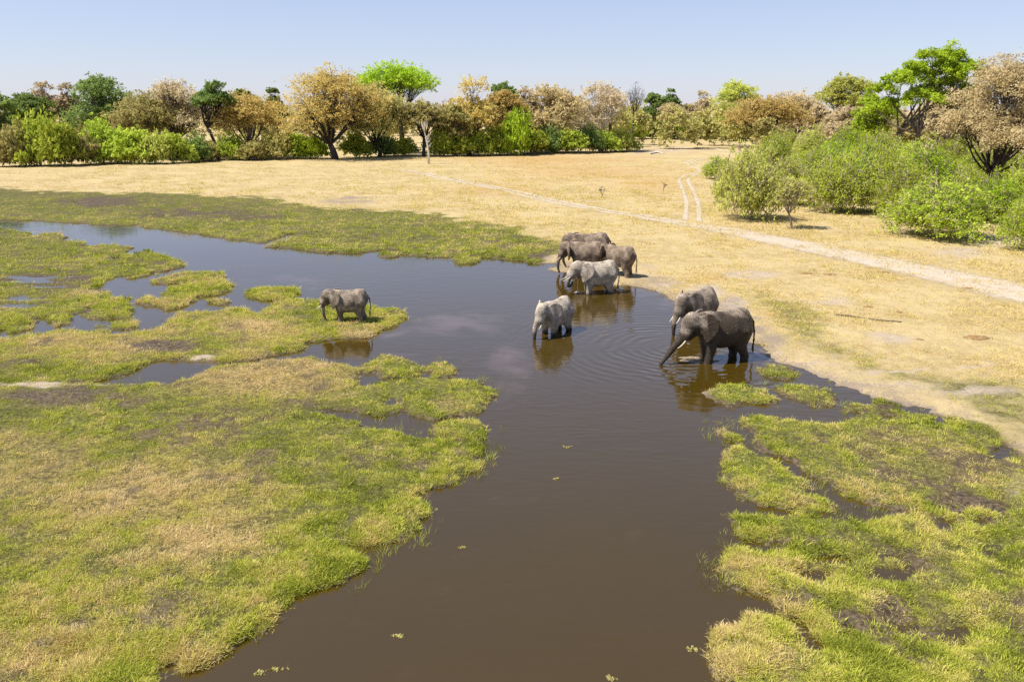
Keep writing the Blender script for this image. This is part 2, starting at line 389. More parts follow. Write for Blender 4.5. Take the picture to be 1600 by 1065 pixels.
def zones(P, sd):
    x, y = P[:, 0], P[:, 1]
    n1 = fbm(x * 0.12, y * 0.12, 2, 3) - 0.5
    n2 = fbm(x * 0.5, y * 0.5, 3, 3) - 0.5
    px, py = to_px(x, y)
    pxw, pyw = px + n2 * 40 * np.clip(py / 600, .3, 1), py + n2 * 24 * np.clip((py - 172) / 400, .05, 1)
    g = np.zeros(len(P))
    near = (y < 170)
    Q = P[near]
    if len(Q):
        wob = (n1[near] * 2.0 + n2[near] * 1.2)
        dd = np.hypot(Q[:, 0], Q[:, 1])
        gm = sstep(-4.0, 3.5, poly_sd(Q, NORTH_MARSH) + wob * 6.0)
        gm = np.maximum(gm, sstep(-1, 1.0, poly_sd(Q, WEST_MARSH)))
        gm = np.maximum(gm, sstep(-0.8, 1.2, poly_sd(Q, EAST_MARSH) + wob))
        gm = np.maximum(gm, 0.68 * sstep(-3.5, 4.0, poly_sd(Q, EAST_TURF) + wob * 1.6))
        g[near] = gm
    west = np.maximum(blobs(pxw, pyw, DRYPATCH), 0)
    dry = np.clip(west + np.where(g > 0.5, n1 * 0.9 + n2 * 0.7, 0), 0, 1) * (py > 295)
    lush = np.clip(blobs(pxw, pyw, LUSH) + np.where(g > .6, sstep(2.2, 0.1, sd) * 0.65 + n1 * 0.7, 0) - dry * .6, 0, 1)
    lush *= sstep(0.45, 0.8, g)
    mud = np.clip(blobs(pxw, pyw, MUDS) + (n2 * 0.9), 0, 1) * (blobs(px, py, MUDS) > 0.08)
    mud = np.maximum(mud, sstep(0.56, 0.76, n2 + 0.5) * 0.55 * (g > .75) * (y < 140))
    sand = np.clip(blobs(pxw, pyw, SANDS) + n2 * 0.5 * (blobs(px, py, SANDS) > .12), 0, 1)
    rust = np.clip(blobs(pxw, pyw, RUST) + n1 * 0.5, 0, 1) * (blobs(px, py, RUST) > .06)
    mud = np.maximum(mud, sstep(0.56, 0.72, n2 + 0.5) * 0.6 * (px > 1150) * (py > 650) * (g > .7))
    tram = sstep(2.6, 0.2, sd + n2 * 4.5 + n1 * 3) * (px > 862) * (g < .5) * (y < 75)      # ground trodden by the herd
    mud = np.maximum(mud, np.clip(tram * .5 + n2 * .7 * tram, 0, 1))
    # bare mud lip at the waterline
    lip = sstep(0.5, 0.05, sd) * 0.8
    mud = np.clip(np.maximum(mud, lip), 0, 1)
    return g, dry, lush, mud, sand, rust
WETS = [(160, 322, 60, 6, 0.15), (290, 335, 110, 7, 0.15), (440, 347, 50, 6, 0.15), (560, 372, 90, 5, .13), (70, 436, 120, 22, 0.155), (160, 455, 30, 8, .14), (30, 470, 60, 16, .145), (60, 405, 60, 10, .12), (1400, 805, 110, 12, 0.16), (1530, 800, 60, 18, 0.16), (1400, 900, 60, 40, 0.145), (1420, 970, 60, 40, 0.145), (1300, 875, 40, 10, 0.15),
        (1330, 1000, 60, 20, 0.15), (610, 628, 14, 12, .15), (1500, 1000, 60, 40, .13), (1560, 880, 60, 40, .13), (100, 1036, 16, 8, .13), (1430, 640, 40, 8, .14), (160, 512, 80, 10, .13), (20, 515, 30, 8, .14), (1480, 750, 60, 12, .12), (1270, 900, 40, 14, .12)]
def ground_z(P, sd):
    x, y = P[:, 0], P[:, 1]
    px, py = to_px(x, y)
    d = np.hypot(x, y)
    n = fbm(x * 0.8, y * 0.8, 11, 3) - 0.5
    n2 = fbm(x * 2.6, y * 2.6, 13, 2) - 0.5
    nb = fbm(x * 0.05, y * 0.05, 17, 3) - 0.5
    land = 0.20 * (1 - np.exp(-np.maximum(sd, 0) / 0.35)) + np.clip(sd - 3, 0, 30) * 0.006
    land = land + sstep(0, 1.2, sd) * (0.12 * n + 0.13 * n2 * sstep(90, 40, d)) + sstep(6, 40, sd) * nb * 0.7
    strip = fbm(x * 0.22, y * 1.1, 19, 3) - 0.5
    land -= blobs(px, py, WETS) * (1.6 + 3.2 * strip) * sstep(0.0, 1.0, sd)
    wat = -0.42 * (1 - np.exp(np.minimum(sd, 0) / 0.9)) - 0.015
    return np.where(sd > 0, land, wat)

# ------------------------------------------------------------------ ground sheet
rows = np.concatenate([[4, 7, 9.5, 12, 14], 15 * np.exp(np.linspace(0, math.log(150 / 15.0), 400)), np.exp(np.linspace(math.log(154), math.log(700), 50)), [1000, 1700, 3000, 6000, 12000]])
us = np.concatenate([[-6, -3, -1.8, -1.3, -1.05], np.linspace(-0.92, 0.92, 560), [1.05, 1.3, 1.8, 3, 6]])
YY, UU = np.meshgrid(rows, us, indexing='ij')
XX = UU * (YY * 0.93 + 6)
GP = np.stack([XX.ravel(), YY.ravel()], 1)
gsd = land_sd(GP)
gz = ground_z(GP, gsd)
zg, zdry, zlush, zmud, zsand, zrust = zones(GP, gsd)
nr, nc = YY.shape
ii, jj = np.meshgrid(np.arange(nr - 1), np.arange(nc - 1), indexing='ij')
gq = np.stack([ii * nc + jj, ii * nc + jj + 1, (ii + 1) * nc + jj + 1, (ii + 1) * nc + jj], -1).reshape(-1, 4)
gme = mesh_from('ground', np.column_stack([GP, gz]), [gq], True)
attr(gme, 'green', zg); attr(gme, 'dryness', zdry); attr(gme, 'lush', zlush); attr(gme, 'mud', zmud); attr(gme, 'sand', zsand); attr(gme, 'rust', zrust)
def _bil(A, P):
    r = np.interp(P[:, 1], rows, np.arange(nr)); c = np.interp(P[:, 0] / (P[:, 1] * 0.93 + 6), us, np.arange(nc))
    i, j = np.clip(r.astype(int), 0, nr - 2), np.clip(c.astype(int), 0, nc - 2)
    f, g = r - i, c - j
    A = A.reshape(nr, nc)
    return (A[i, j] * (1 - f) + A[i + 1, j] * f) * (1 - g) + (A[i, j + 1] * (1 - f) + A[i + 1, j + 1] * f) * g
def height_at(x, y):
    P = np.array([[x, y]], float)
    return float(ground_z(P, land_sd(P))[0])

t = NT('ground_soil_and_turf')
P_ = t.pos()
nf, nm, nl = t.noise(P_, 6.0, 5, 0.7), t.noise(P_, 0.9, 4, 0.6), t.noise(P_, 0.13, 4, 0.55)
nx = t.noise(P_, 22.0, 3, 0.7)
nfx = t.math('ADD', t.math('MULTIPLY', nf, 0.55), t.math('MULTIPLY', nx, 0.45))
straw = t.mix(t.ramp(nl, 0.32, 0.68), (0.36, 0.275, 0.132), (0.46, 0.365, 0.19))
straw = t.mix(t.ramp(nm, 0.42, 0.72), straw, (0.48, 0.375, 0.195))
straw = t.mix(t.math('MULTIPLY', t.ramp(nfx, 0.52, 0.35), 0.38), straw, (0.29, 0.19, 0.075))
straw = t.mix(t.math('MULTIPLY', t.attr('rust'), 0.75), straw, (0.40, 0.215, 0.075))
turf = t.mix(t.ramp(nm, 0.3, 0.7), (0.13, 0.14, 0.03), (0.235, 0.225, 0.06))
turf = t.mix(t.math('MULTIPLY', t.attr('lush'), 0.8), turf, (0.20, 0.23, 0.03))
turf = t.mix(t.math('MULTIPLY', t.attr('dryness'), 0.9), turf, (0.50, 0.35, 0.13))
turf = t.mix(t.math('MULTIPLY', t.ramp(nfx, 0.60, 0.44), 0.9), turf, (0.055, 0.043, 0.02))
gedge = t.ramp(t.math('ADD', t.attr('green'), t.math('MULTIPLY_ADD', nm, 0.7, -0.35)), 0.3, 0.7)
col = t.mix(gedge, straw, turf)
sand = t.mix(nm, (0.33, 0.26, 0.19), (0.45, 0.37, 0.29))
col = t.mix(t.ramp(t.math('ADD', t.attr('sand'), t.math('MULTIPLY_ADD', nf, 0.6, -0.3)), 0.3, 0.8), col, sand)
mudc = t.mix(t.ramp(nf, 0.35, 0.7), (0.040, 0.029, 0.018), (0.17, 0.125, 0.080))
mudc = t.mix(t.ramp(t.attr('green'), 0.25, 0.7), t.mix(nf, (0.16, 0.12, 0.085), (0.33, 0.265, 0.20)), mudc)
mfac = t.ramp(t.math('ADD', t.attr('mud'), t.math('MULTIPLY_ADD', nfx, 3.2, -1.6)), 0.30, 0.72)
col = t.mix(mfac, col, mudc)
hgt = t.math('ADD', t.math('MULTIPLY', nf, 0.6), t.math('MULTIPLY', nx, 0.4))
gmat = t.out(t.bsdf(col, t.math('MULTIPLY_ADD', mfac, -0.25, 0.97), t.bump(hgt, 0.8, 0.09), 0.15).outputs[0])
ground = tag(link('ground', gme, gmat), 'marsh turf, mud and dry golden grassland reaching to the trees', kind='structure')

# ------------------------------------------------------------------ water sheet
PALE_PATCHES = [(715, 505, 55, 16, 1.0), (660, 515, 60, 10, .7), (795, 560, 28, 26, 0.9), (790, 600, 25, 30, .5), (460, 436, 70, 6, 0.55), (490, 447, 50, 4, .5), (610, 520, 30, 7, .8), (630, 557, 30, 5, .5), (1050, 470, 40, 14, .7), (330, 566, 40, 5, .9), (1200, 560, 40, 20, 0.5),  # soft patches where the water colour turns lighter and pinker
           (1000, 455, 60, 6, .6)]
wrow = np.concatenate([[2, 8], 12 * np.exp(np.linspace(0, math.log(150 / 12.0), 200))])
wu = np.concatenate([[-1.6], np.linspace(-1.0, 1.0, 220), [1.6]])
WY, WU = np.meshgrid(wrow, wu, indexing='ij')
WX = WU * (WY * 0.95 + 8)
WP = np.stack([WX.ravel(), WY.ravel()], 1)
wpx, wpy = to_px(WP[:, 0], WP[:, 1])
wnz = fbm(WP[:, 0] * .4, WP[:, 1] * .4, 21, 3) - .5
wpale = np.clip(blobs(wpx + wnz * 50, wpy + wnz * 20, PALE_PATCHES), 0, 1)
wsd = land_sd(WP)
wr, wc = WY.shape
ii, jj = np.meshgrid(np.arange(wr - 1), np.arange(wc - 1), indexing='ij')
wq = np.stack([ii * wc + jj, ii * wc + jj + 1, (ii + 1) * wc + jj + 1, (ii + 1) * wc + jj], -1).reshape(-1, 4)
wme = mesh_from('water', np.column_stack([WP, np.zeros(len(WP))]), [wq], True)
attr(wme, 'pale_patch', wpale)
calm = blobs(wpx, wpy, [(300, 380, 330, 40, 1.0), (250, 580, 150, 40, 1.0), (560, 545, 60, 30, .8), (200, 480, 250, 40, .8), (750, 850, 400, 150, .55)])
attr(wme, 'calm', np.clip(calm, 0, 1))
t = NT('muddy_river_water')
P_ = t.pos()
pale_f = t.math('ADD', t.attr('pale_patch'), t.math('MULTIPLY_ADD', t.noise(P_, 0.6, 5, 0.65), 1.6, -0.8))
wcol = t.mix(t.noise(P_, 0.12, 3), (0.046, 0.028, 0.003), (0.058, 0.036, 0.004))
wcol = t.mix(t.ramp(pale_f, 0.1, 1.1), wcol, (0.105, 0.069, 0.046))
def rings(cx, cy, wl_, reach, amp, dist_noise):
    nd = t.node('ShaderNodeVectorMath', operation='DISTANCE')
    t.l.new(P_, nd.inputs[0]); nd.inputs[1].default_value = (cx, cy, 0)
    d = t.math('ADD', nd.outputs['Value'], t.math('MULTIPLY', t.noise(P_, 0.35, 2), dist_noise))
    w = t.math('SINE', t.math('MULTIPLY', d, 2 * math.pi / wl_))
    fall = t.node('ShaderNodeMapRange', interpolation_type='SMOOTHSTEP')
    t.put(fall.inputs[0], nd.outputs['Value']); fall.inputs[1].default_value = reach; fall.inputs[2].default_value = 0.5
    brk = t.math('MULTIPLY_ADD', t.ramp(t.noise(P_, 0.28, 2), 0.35, 0.62), 0.85, 0.15)
    return t.math('MULTIPLY', t.math('MULTIPLY', t.math('MULTIPLY', w, brk), fall.outputs[0]), amp)
c1, c2, c3, c4 = G(1050, 545), G(862, 518), G(925, 458), G(1110, 560)
mapn = t.node('ShaderNodeMapping'); mapn.inputs['Scale'].default_value = (0.6, 1.5, 1)
t.l.new(P_, mapn.inputs['Vector'])
rip = t.math('MULTIPLY', t.math('SUBTRACT', t.noise(mapn.outputs[0], 2.2, 2, 0.5), 0.5), 0.016)
rip2 = t.math('MULTIPLY', t.math('SUBTRACT', t.noise(mapn.outputs[0], 0.7, 2, 0.5), 0.5), 0.018)
amp = t.math('MULTIPLY_ADD', t.attr('calm'), -0.88, 1.0)
patch = t.ramp(t.noise(P_, 0.09, 2), 0.3, 0.65)
h = t.math('MULTIPLY', t.math('ADD', rip, rip2), t.math('MULTIPLY', amp, t.math('MULTIPLY_ADD', patch, 0.8, 0.2)))
for args in ((c1[0], c1[1], 0.62, 13, 0.0085, 1.1), (c4[0], c4[1], 0.85, 12, 0.007, 1.6), (c2[0], c2[1], 0.7, 7, 0.003, 1.0), (c3[0], c3[1], 0.6, 7, 0.003, 0.6)):
    h = t.math('ADD', h, rings(*args))
water_mat = t.out(t.bsdf(wcol, 0.03, t.bump(h, 1.0, 1.0), 0.5, 1.75).outputs[0])
water = tag(link('water', wme, water_mat), 'brown river water winding between the grassy banks', kind='structure')

# ------------------------------------------------------------------ dirt tracks (thin worn sheets lying on the ground)
t = NT('pale_track_dust')
P_ = t.pos()
n_ = t.noise(P_, 1.2, 4, 0.6)
edge = t.math('ADD', t.attr('worn'), t.math('MULTIPLY_ADD', t.noise(P_, 1.1, 4, 0.65), 1.3, -0.75))
tb = t.bsdf(t.mix(n_, (0.43, 0.36, 0.27), (0.54, 0.465, 0.37)), 0.95, t.bump(n_, 0.5, 0.05), 0.1)
tr_, mx_ = t.node('ShaderNodeBsdfTransparent'), t.node('ShaderNodeMixShader')
t.put(mx_.inputs[0], t.math('MULTIPLY', t.ramp(edge, 0.0, 0.75), 0.92)); t.l.new(tr_.outputs[0], mx_.inputs[1]); t.l.new(tb.outputs[0], mx_.inputs[2])
track_mat = t.out(mx_.outputs[0])
def track(name, line, widths, label, ruts=(0.0,)):
    pts = np.array([G(x, y)[:2] for x, y in line])
    s = np.concatenate([[0], np.cumsum(np.linalg.norm(np.diff(pts, axis=0), axis=1))])
    q = np.arange(0, s[-1], 0.6)
    p = np.stack([np.interp(q, s, pts[:, 0]), np.interp(q, s, pts[:, 1])], 1)
    for _ in range(6):
        p[1:-1] = (p[:-2] + 2 * p[1:-1] + p[2:]) / 4
    w = np.interp(q, s, widths)
    d = np.gradient(p, axis=0); d /= np.linalg.norm(d, axis=1)[:, None]
    nrm = np.stack([-d[:, 1], d[:, 0]], 1)
    mb, worn = MB(), []
    K = 9
    for off in ruts:
        c = np.linspace(-1, 1, K)
        v2 = p[:, None] + nrm[:, None] * (off + c[None, :, None] * w[:, None, None])
        flat = v2.reshape(-1, 2)
        z = ground_z(flat, land_sd(flat)) + 0.012 + 0.02 * np.cos(np.tile(c, len(p)) * math.pi / 2)
        i, j = np.meshgrid(np.arange(len(p) - 1), np.arange(K - 1), indexing='ij')
        mb.add(np.column_stack([flat, z]), np.stack([i * K + j, i * K + j + 1, (i + 1) * K + j + 1, (i + 1) * K + j], -1).reshape(-1, 4))
        worn.append(np.tile(np.cos(c * math.pi / 2), len(p)))
    me = mb.mesh(name, True)
    attr(me, 'worn', np.concatenate(worn))
    return tag(link(name, me, track_mat), label, kind='structure')
track('dirt_track', [(625, 267), (660, 273), (700, 281), (760, 294), (830, 309), (900, 324), (970, 338), (1040, 351), (1110, 360), (1200, 377), (1300, 398), (1400, 420), (1500, 442), (1600, 465), (1780, 500)],
      [0.6, .7, 0.75, 0.8, .85, .85, .95, 1.1, 1.6, 2.2, 2.5, 2.6, 2.7, 2.9, 3.2], 'pale dirt track running across the dry grass', (-0.8, 0.8))
track('dirt_track', [(1081, 350), (1082, 330), (1081, 316), (1074, 298), (1067, 285), (1076, 276), (1096, 273), (1100, 268), (1084, 262), (1074, 256), (1090, 251), (1130, 250)],
      [0.5] * 12, 'twin wheel ruts curving up from the main track', (-0.85, 0.85))
track('dirt_track', [(985, 238), (1040, 239), (1070, 233), (1100, 232), (1147, 240), (1180, 247)], [1.0, 1.5, 1.6, 1.6, 1.2, .8], 'far pale track bending behind the round bush')

# ------------------------------------------------------------------ grass: tuft shapes scattered over the turf
rng = np.random.default_rng(11)
def blade_tuft(name, n, lmin, lmax, lean, spread, width, bend, mat):
    v, q, tt, tint = [], [], [], []
    for k in range(n):
        a = rng.random() * 2 * math.pi
        r = spread * math.sqrt(rng.random())
        b = np.array((math.cos(a) * r, math.sin(a) * r, -0.02))
        a2 = a + rng.normal() * 0.9
        ln, le = rng.uniform(lmin, lmax), rng.uniform(0.3, 1.0) * lean
        dr = np.array((math.cos(a2), math.sin(a2), 0))
        up = np.array((0, 0, 1.0))
        m = b + (dr * math.sin(le) + up * math.cos(le)) * ln * 0.55
        le2 = min(le + bend, 1.75)
        e = m + (dr * math.sin(le2) + up * math.cos(le2)) * ln * 0.45
        f = rng.random() * math.pi
        sd_ = np.array((math.cos(f), math.sin(f), 0)) * width * rng.uniform(.6, 1.2) / 2
        i = len(v)
        v += [b - sd_, b + sd_, m + sd_ * 0.8, m - sd_ * 0.8, e]
        q.append((i, i + 1, i + 2, i + 3)); tt.append((i + 3, i + 2, i + 4))
        tint += [rng.random()] * 5
    me = mesh_from(name, np.array(v), [np.array(q), np.array(tt)])
    attr(me, 'blade', tint)
    me.materials.append(mat)
    return bpy.data.objects.new(name, me)       # only used as a shape for the scatter below
t = NT('grass_blades')
hue = t.attr('tint', 'INSTANCER'); bl = t.attr('blade')
h_ = t.math('ADD', hue, t.math('MULTIPLY_ADD', bl, 0.34, -0.17))
cr = t.node('ShaderNodeValToRGB')
els = cr.color_ramp.elements
els[0].position, els[0].color = 0.0, (0.10, 0.12, 0.02, 1)
els[1].position, els[1].color = 1.0, (0.76, 0.60, 0.31, 1)
for p_, c_ in ((0.25, (0.32, 0.36, 0.045)), (0.45, (0.53, 0.55, 0.07)), (0.62, (0.60, 0.54, 0.15)), (0.8, (0.62, 0.48, 0.18))):
    e_ = els.new(p_); e_.color = (*c_, 1)
t.l.new(h_, cr.inputs[0])
d_, tl_, mx_ = t.node('ShaderNodeBsdfDiffuse'), t.node('ShaderNodeBsdfTranslucent'), t.node('ShaderNodeMixShader')
t.l.new(cr.outputs[0], d_.inputs[0]); t.l.new(cr.outputs[0], tl_.inputs[0]); mx_.inputs[0].default_value = 0.3
t.l.new(d_.outputs[0], mx_.inputs[1]); t.l.new(tl_.outputs[0], mx_.inputs[2])
grass_mat = t.out(mx_.outputs[0])
TUFTS = [blade_tuft('short_turf', 24, .05, .14, 1.5, .20, .018, .4, grass_mat), blade_tuft('short_turf', 22, .07, .18, 1.3, .18, .019, .5, grass_mat),
         blade_tuft('lush_tuft', 26, .09, .20, 1.2, .15, .018, .6, grass_mat), blade_tuft('lush_tuft', 24, .12, .28, 1.0, .14, .018, .6, grass_mat),
         blade_tuft('straw_mat', 22, .08, .24, 1.5, .22, .015, .3, grass_mat), blade_tuft('reed_stalk', 5, .3, .6, .45, .14, .018, .5, grass_mat)]
def scatter(name, P3, kind, sc, rot, tint, label):
    me = bpy.data.meshes.new(name)
    me.vertices.add(len(P3)); me.vertices.foreach_set('co', np.asarray(P3, np.float32).ravel())
    attr(me, 'pick', kind, 'INT'); attr(me, 'size', sc); attr(me, 'turn', rot, 'FLOAT_VECTOR'); attr(me, 'tint', tint)
    o = link(name, me)
    ng = bpy.data.node_groups.new(name, 'GeometryNodeTree')
    ng.interface.new_socket('Geometry', in_out='INPUT', socket_type='NodeSocketGeometry')
    ng.interface.new_socket('Geometry', in_out='OUTPUT', socket_type='NodeSocketGeometry')
    N, L = ng.nodes, ng.links
    gi, go = N.new('NodeGroupInput'), N.new('NodeGroupOutput')
    iop = N.new('GeometryNodeInstanceOnPoints')
    def na(nm, typ):
        x = N.new('GeometryNodeInputNamedAttribute'); x.data_type = typ; x.inputs['Name'].default_value = nm
        return next(s for s in x.outputs if s.enabled and s.name == 'Attribute')
    # each shape its own instance
    j = N.new('GeometryNodeJoinGeometry')
    for ob in reversed(TUFTS):
        oi = N.new('GeometryNodeObjectInfo'); oi.inputs['Object'].default_value = ob; oi.inputs['As Instance'].default_value = True
        L.new(oi.outputs['Geometry'], j.inputs[0])
    e2r = N.new('FunctionNodeEulerToRotation')
    L.new(na('turn', 'FLOAT_VECTOR'), e2r.inputs[0])
    L.new(gi.outputs[0], iop.inputs['Points']); L.new(j.outputs[0], iop.inputs['Instance'])
    iop.inputs['Pick Instance'].default_value = True
    L.new(na('pick', 'INT'), iop.inputs['Instance Index'])
    L.new(e2r.outputs[0], iop.inputs['Rotation']); L.new(na('size', 'FLOAT'), iop.inputs['Scale'])
    L.new(iop.outputs[0], go.inputs[0])
    md = o.modifiers.new('scatter', 'NODES'); md.node_group = ng
    return tag(o, label, kind='stuff')
def polar(n, r0, r1, a, power=1.0):
    """points thinning with distance; power 1 = even picture density"""
    u = rng.random(n)
    r = 1.0 / (1 / r0 + u * (1 / r1 - 1 / r0)) if power == 1 else r0 * (r1 / r0) ** u
    th = (rng.random(n) * 2 - 1) * a
    return np.stack([np.sin(th) * r, np.cos(th) * r], 1), r
def grass_points(n, r0, r1, power, dry_field):
    P, r = polar(n, r0, r1, R(41), power)
    sd = _bil(gsd, P)
    k = (sd > -0.22) & (rng.random(len(P)) < 0.08 + .92 * sstep(-.2, .15, sd))
    P, r, sd = P[k], r[k], sd[k]
    g, dry, lush, mud, sand, rust = (_bil(A, P) for A in (zg, zdry, zlush, zmud, zsand, zrust))
    z = np.maximum(_bil(gz, P), -.01)
    mud = np.where(sd < .5, mud * .25, mud)
    u = rng.random(len(P))
    if dry_field:
        dens = (1 - g) * (1 - sand * 0.9) * (1 - sstep(.15, .6, mud))
        dens *= 0.25 + 0.9 * sstep(.4, .65, fbm(P[:, 0] * .2, P[:, 1] * .2, 31, 3))
    else:
        dens = sstep(0.15, 0.75, g) * (1 - 0.93 * sstep(.3, .85, mud)) * (1 - sand * 0.9)
        dens *= np.where(z < 0.02, 0.15, 1.0)
        dens *= 0.16 + 0.84 * sstep(.40, .54, fbm(P[:, 0] * 1.5, P[:, 1] * 1.5, 33, 3))
        px, py = to_px(P[:, 0], P[:, 1])
        dens *= np.where((g < 0.68) & (px > 1000), 0.5, 1)
    k = u < dens
    P, r, sd, g, dry, lush, mud, z, rust = (a[k] for a in (P, r, sd, g, dry, lush, mud, z, rust))
    n = len(P)
    u = rng.random(n)
    if dry_field:
        kind = np.where(u < .7, 4, 1)
        sc = np.clip(np.exp(rng.normal(-.15, .45, n)), .4, 2.6) * np.clip(r / 55, .8, 2.4)
        tint = np.clip(0.87 + rng.normal(0, .09, n) - rust * .12 - (sc > 2.2) * .08, .6, 1.0)
    else:
        big = lush + sstep(1.0, 0.1, sd) * 0.55
        big = np.where(sd < .05, .25, big)
        kind = np.where(u < big * .75, np.where(rng.random(n) < .5, 2, 3), np.where(rng.random(n) < .5, 0, 1))
        kind = np.where((dry > .3) & (rng.random(n) < dry * 1.1), 4, kind)
        sc = np.clip(np.exp(rng.normal(-.30, .36, n)), .35, 1.5) * np.clip(r / 42, .9, 2.0)
        tint = 0.43 + 0.34 * (fbm(P[:, 0] * .3, P[:, 1] * .3, 35, 3) - .5) * 2 + 0.34 * (fbm(P[:, 0] * 1.6, P[:, 1] * 1.6, 37, 2) - .5) * 2 + rng.normal(0, .10, n) + lush * 0.04 + dry * 0.55
        tint = np.where((rng.random(n) < .10), tint + .25, tint)
        tint = np.where((g < .6) & (P[:, 0] > 8), tint + .16, tint)
        tint = np.clip(tint, 0.02, 1)
    rot = np.stack([rng.normal(0, .12, n), rng.normal(0, .12, n), rng.random(n) * 6.283], 1)
    return np.column_stack([P, z]), kind, sc, rot, tint
a_, b_ = grass_points(300000, 14, 75, 1, False), grass_points(150000, 45, 150, 1, False)
scatter('marsh_grass', *[np.concatenate([x, y]) for x, y in zip(a_, b_)], 'short green and yellowing marsh grass covering the banks')
scatter('dry_grass', *grass_points(110000, 45, 240, 1, True), 'dry golden grass standing over the open plain')
# reeds standing in the shallow edge
P, r = polar(70000, 15, 75, R(38))
sd = _bil(gsd, P)
px_, py_ = to_px(P[:, 0], P[:, 1])
k = (sd < 0.0) & (sd > -0.7) & (fbm(P[:, 0] * .5, P[:, 1] * .5, 41, 2) > .56) & (rng.random(len(P)) < .22) & ((px_ < 860) | (px_ > 1085) & (py_ > 570))
P, r = P[k], r[k]; n = len(P)
scatter('reeds', np.column_stack([P, np.full(n, -.12)]), np.full(n, 5), rng.uniform(.6, 1.1, n), np.stack([rng.normal(0, .15, n), rng.normal(0, .15, n), rng.random(n) * 6.28], 1),
        np.clip(rng.normal(.4, .15, n), .05, 1), 'thin reed stalks standing in the shallow water edge')

# ------------------------------------------------------------------ trees and bushes
def leaves(rg, centres, sig, per, size, flat=0.75, tint_c=None):
    n = len(centres)
    c = np.repeat(centres, per, 0)
    off = rg.normal(0, 1, (n * per, 3)) * np.repeat(np.broadcast_to(sig, n), per)[:, None]
    off[:, 2] *= flat
    c = c + off
    m = len(c)
    nn = rg.normal(0, .7, (m, 3)) + np.array((-.55, -.15, .7))      # leaf blades turn towards the light
    a = np.cross(nn, rg.normal(0, 1, (m, 3))); a /= np.linalg.norm(a, axis=1)[:, None] + 1e-9
    b = np.cross(a, nn); b /= np.linalg.norm(b, axis=1)[:, None] + 1e-9
    s = size * rg.uniform(.55, 1.25, m)[:, None]
    v = np.stack([c - a * s * .5 - b * s * .22, c + b * s * .42, c + a * s * .55 - b * s * .12], 1).reshape(-1, 3)
    q = np.arange(m * 3).reshape(-1, 3)
    tc = rg.random(n) if tint_c is None else tint_c
    tint = np.clip(np.repeat(tc, per) * 0.75 + rg.random(m) * 0.35, 0, 1)
    return v, q, np.repeat(tint, 3)
def auto_lobes(rg, W, H, z0, shape, n):
    out = []
    for i in range(n):
        a = i / n * 2 * math.pi * 1.618 * 3 + rg.random() * .8
        f = math.sqrt((i + .5) / n)
        r = W * rg.uniform(.17, .25)
        rad = (W / 2 - r * .75) * f
        if shape == 'umbrella':
            zc = H - r * .7 - (H - z0) * .48 * f ** 2
        elif shape == 'tall':
            zc = z0 + r * .6 + (H - z0 - r * 1.4) * (1 - f * .75) * rg.uniform(.75, 1.0) if i else H - r
        elif shape == 'bush':
            zc = max(r * .35, (H - r * .8) * math.sqrt(max(0.05, 1 - f ** 2 * .85)) * (1.0 - .65 * ((i * .618) % 1.0)))
        else:
            top = H - r * .8 - (H - z0) * .38 * f ** 2.2
            zc = top if i % 5 < 2 else z0 + r * .4 + (max(top, z0 + r * .6) - z0 - r * .4) * ((i * .618) % 1.0)
        out.append((math.cos(a) * rad, math.sin(a) * rad * .85, zc, r))
    if shape == 'bush':
        for i in range(n // 2):                      # loose sprays beyond the main mass
            a, f = rg.random() * 6.28, rg.uniform(.55, 1.12)
            r = W * rg.uniform(.06, .10)
            out.append((math.cos(a) * W / 2 * f, math.sin(a) * W / 2 * f, rg.uniform(.25, 1.02) * H * math.sqrt(max(.12, 1.25 - f * f)), r))
    else:
        out[0] = (rg.normal() * W * .05, rg.normal() * W * .05, H - out[0][3] * .85, out[0][3])
    return out
def bez(p0, p1, p2, n):
    t_ = np.linspace(0, 1, n)[:, None]
    return (1 - t_) ** 2 * p0 + 2 * t_ * (1 - t_) * p1 + t_ ** 2 * p2
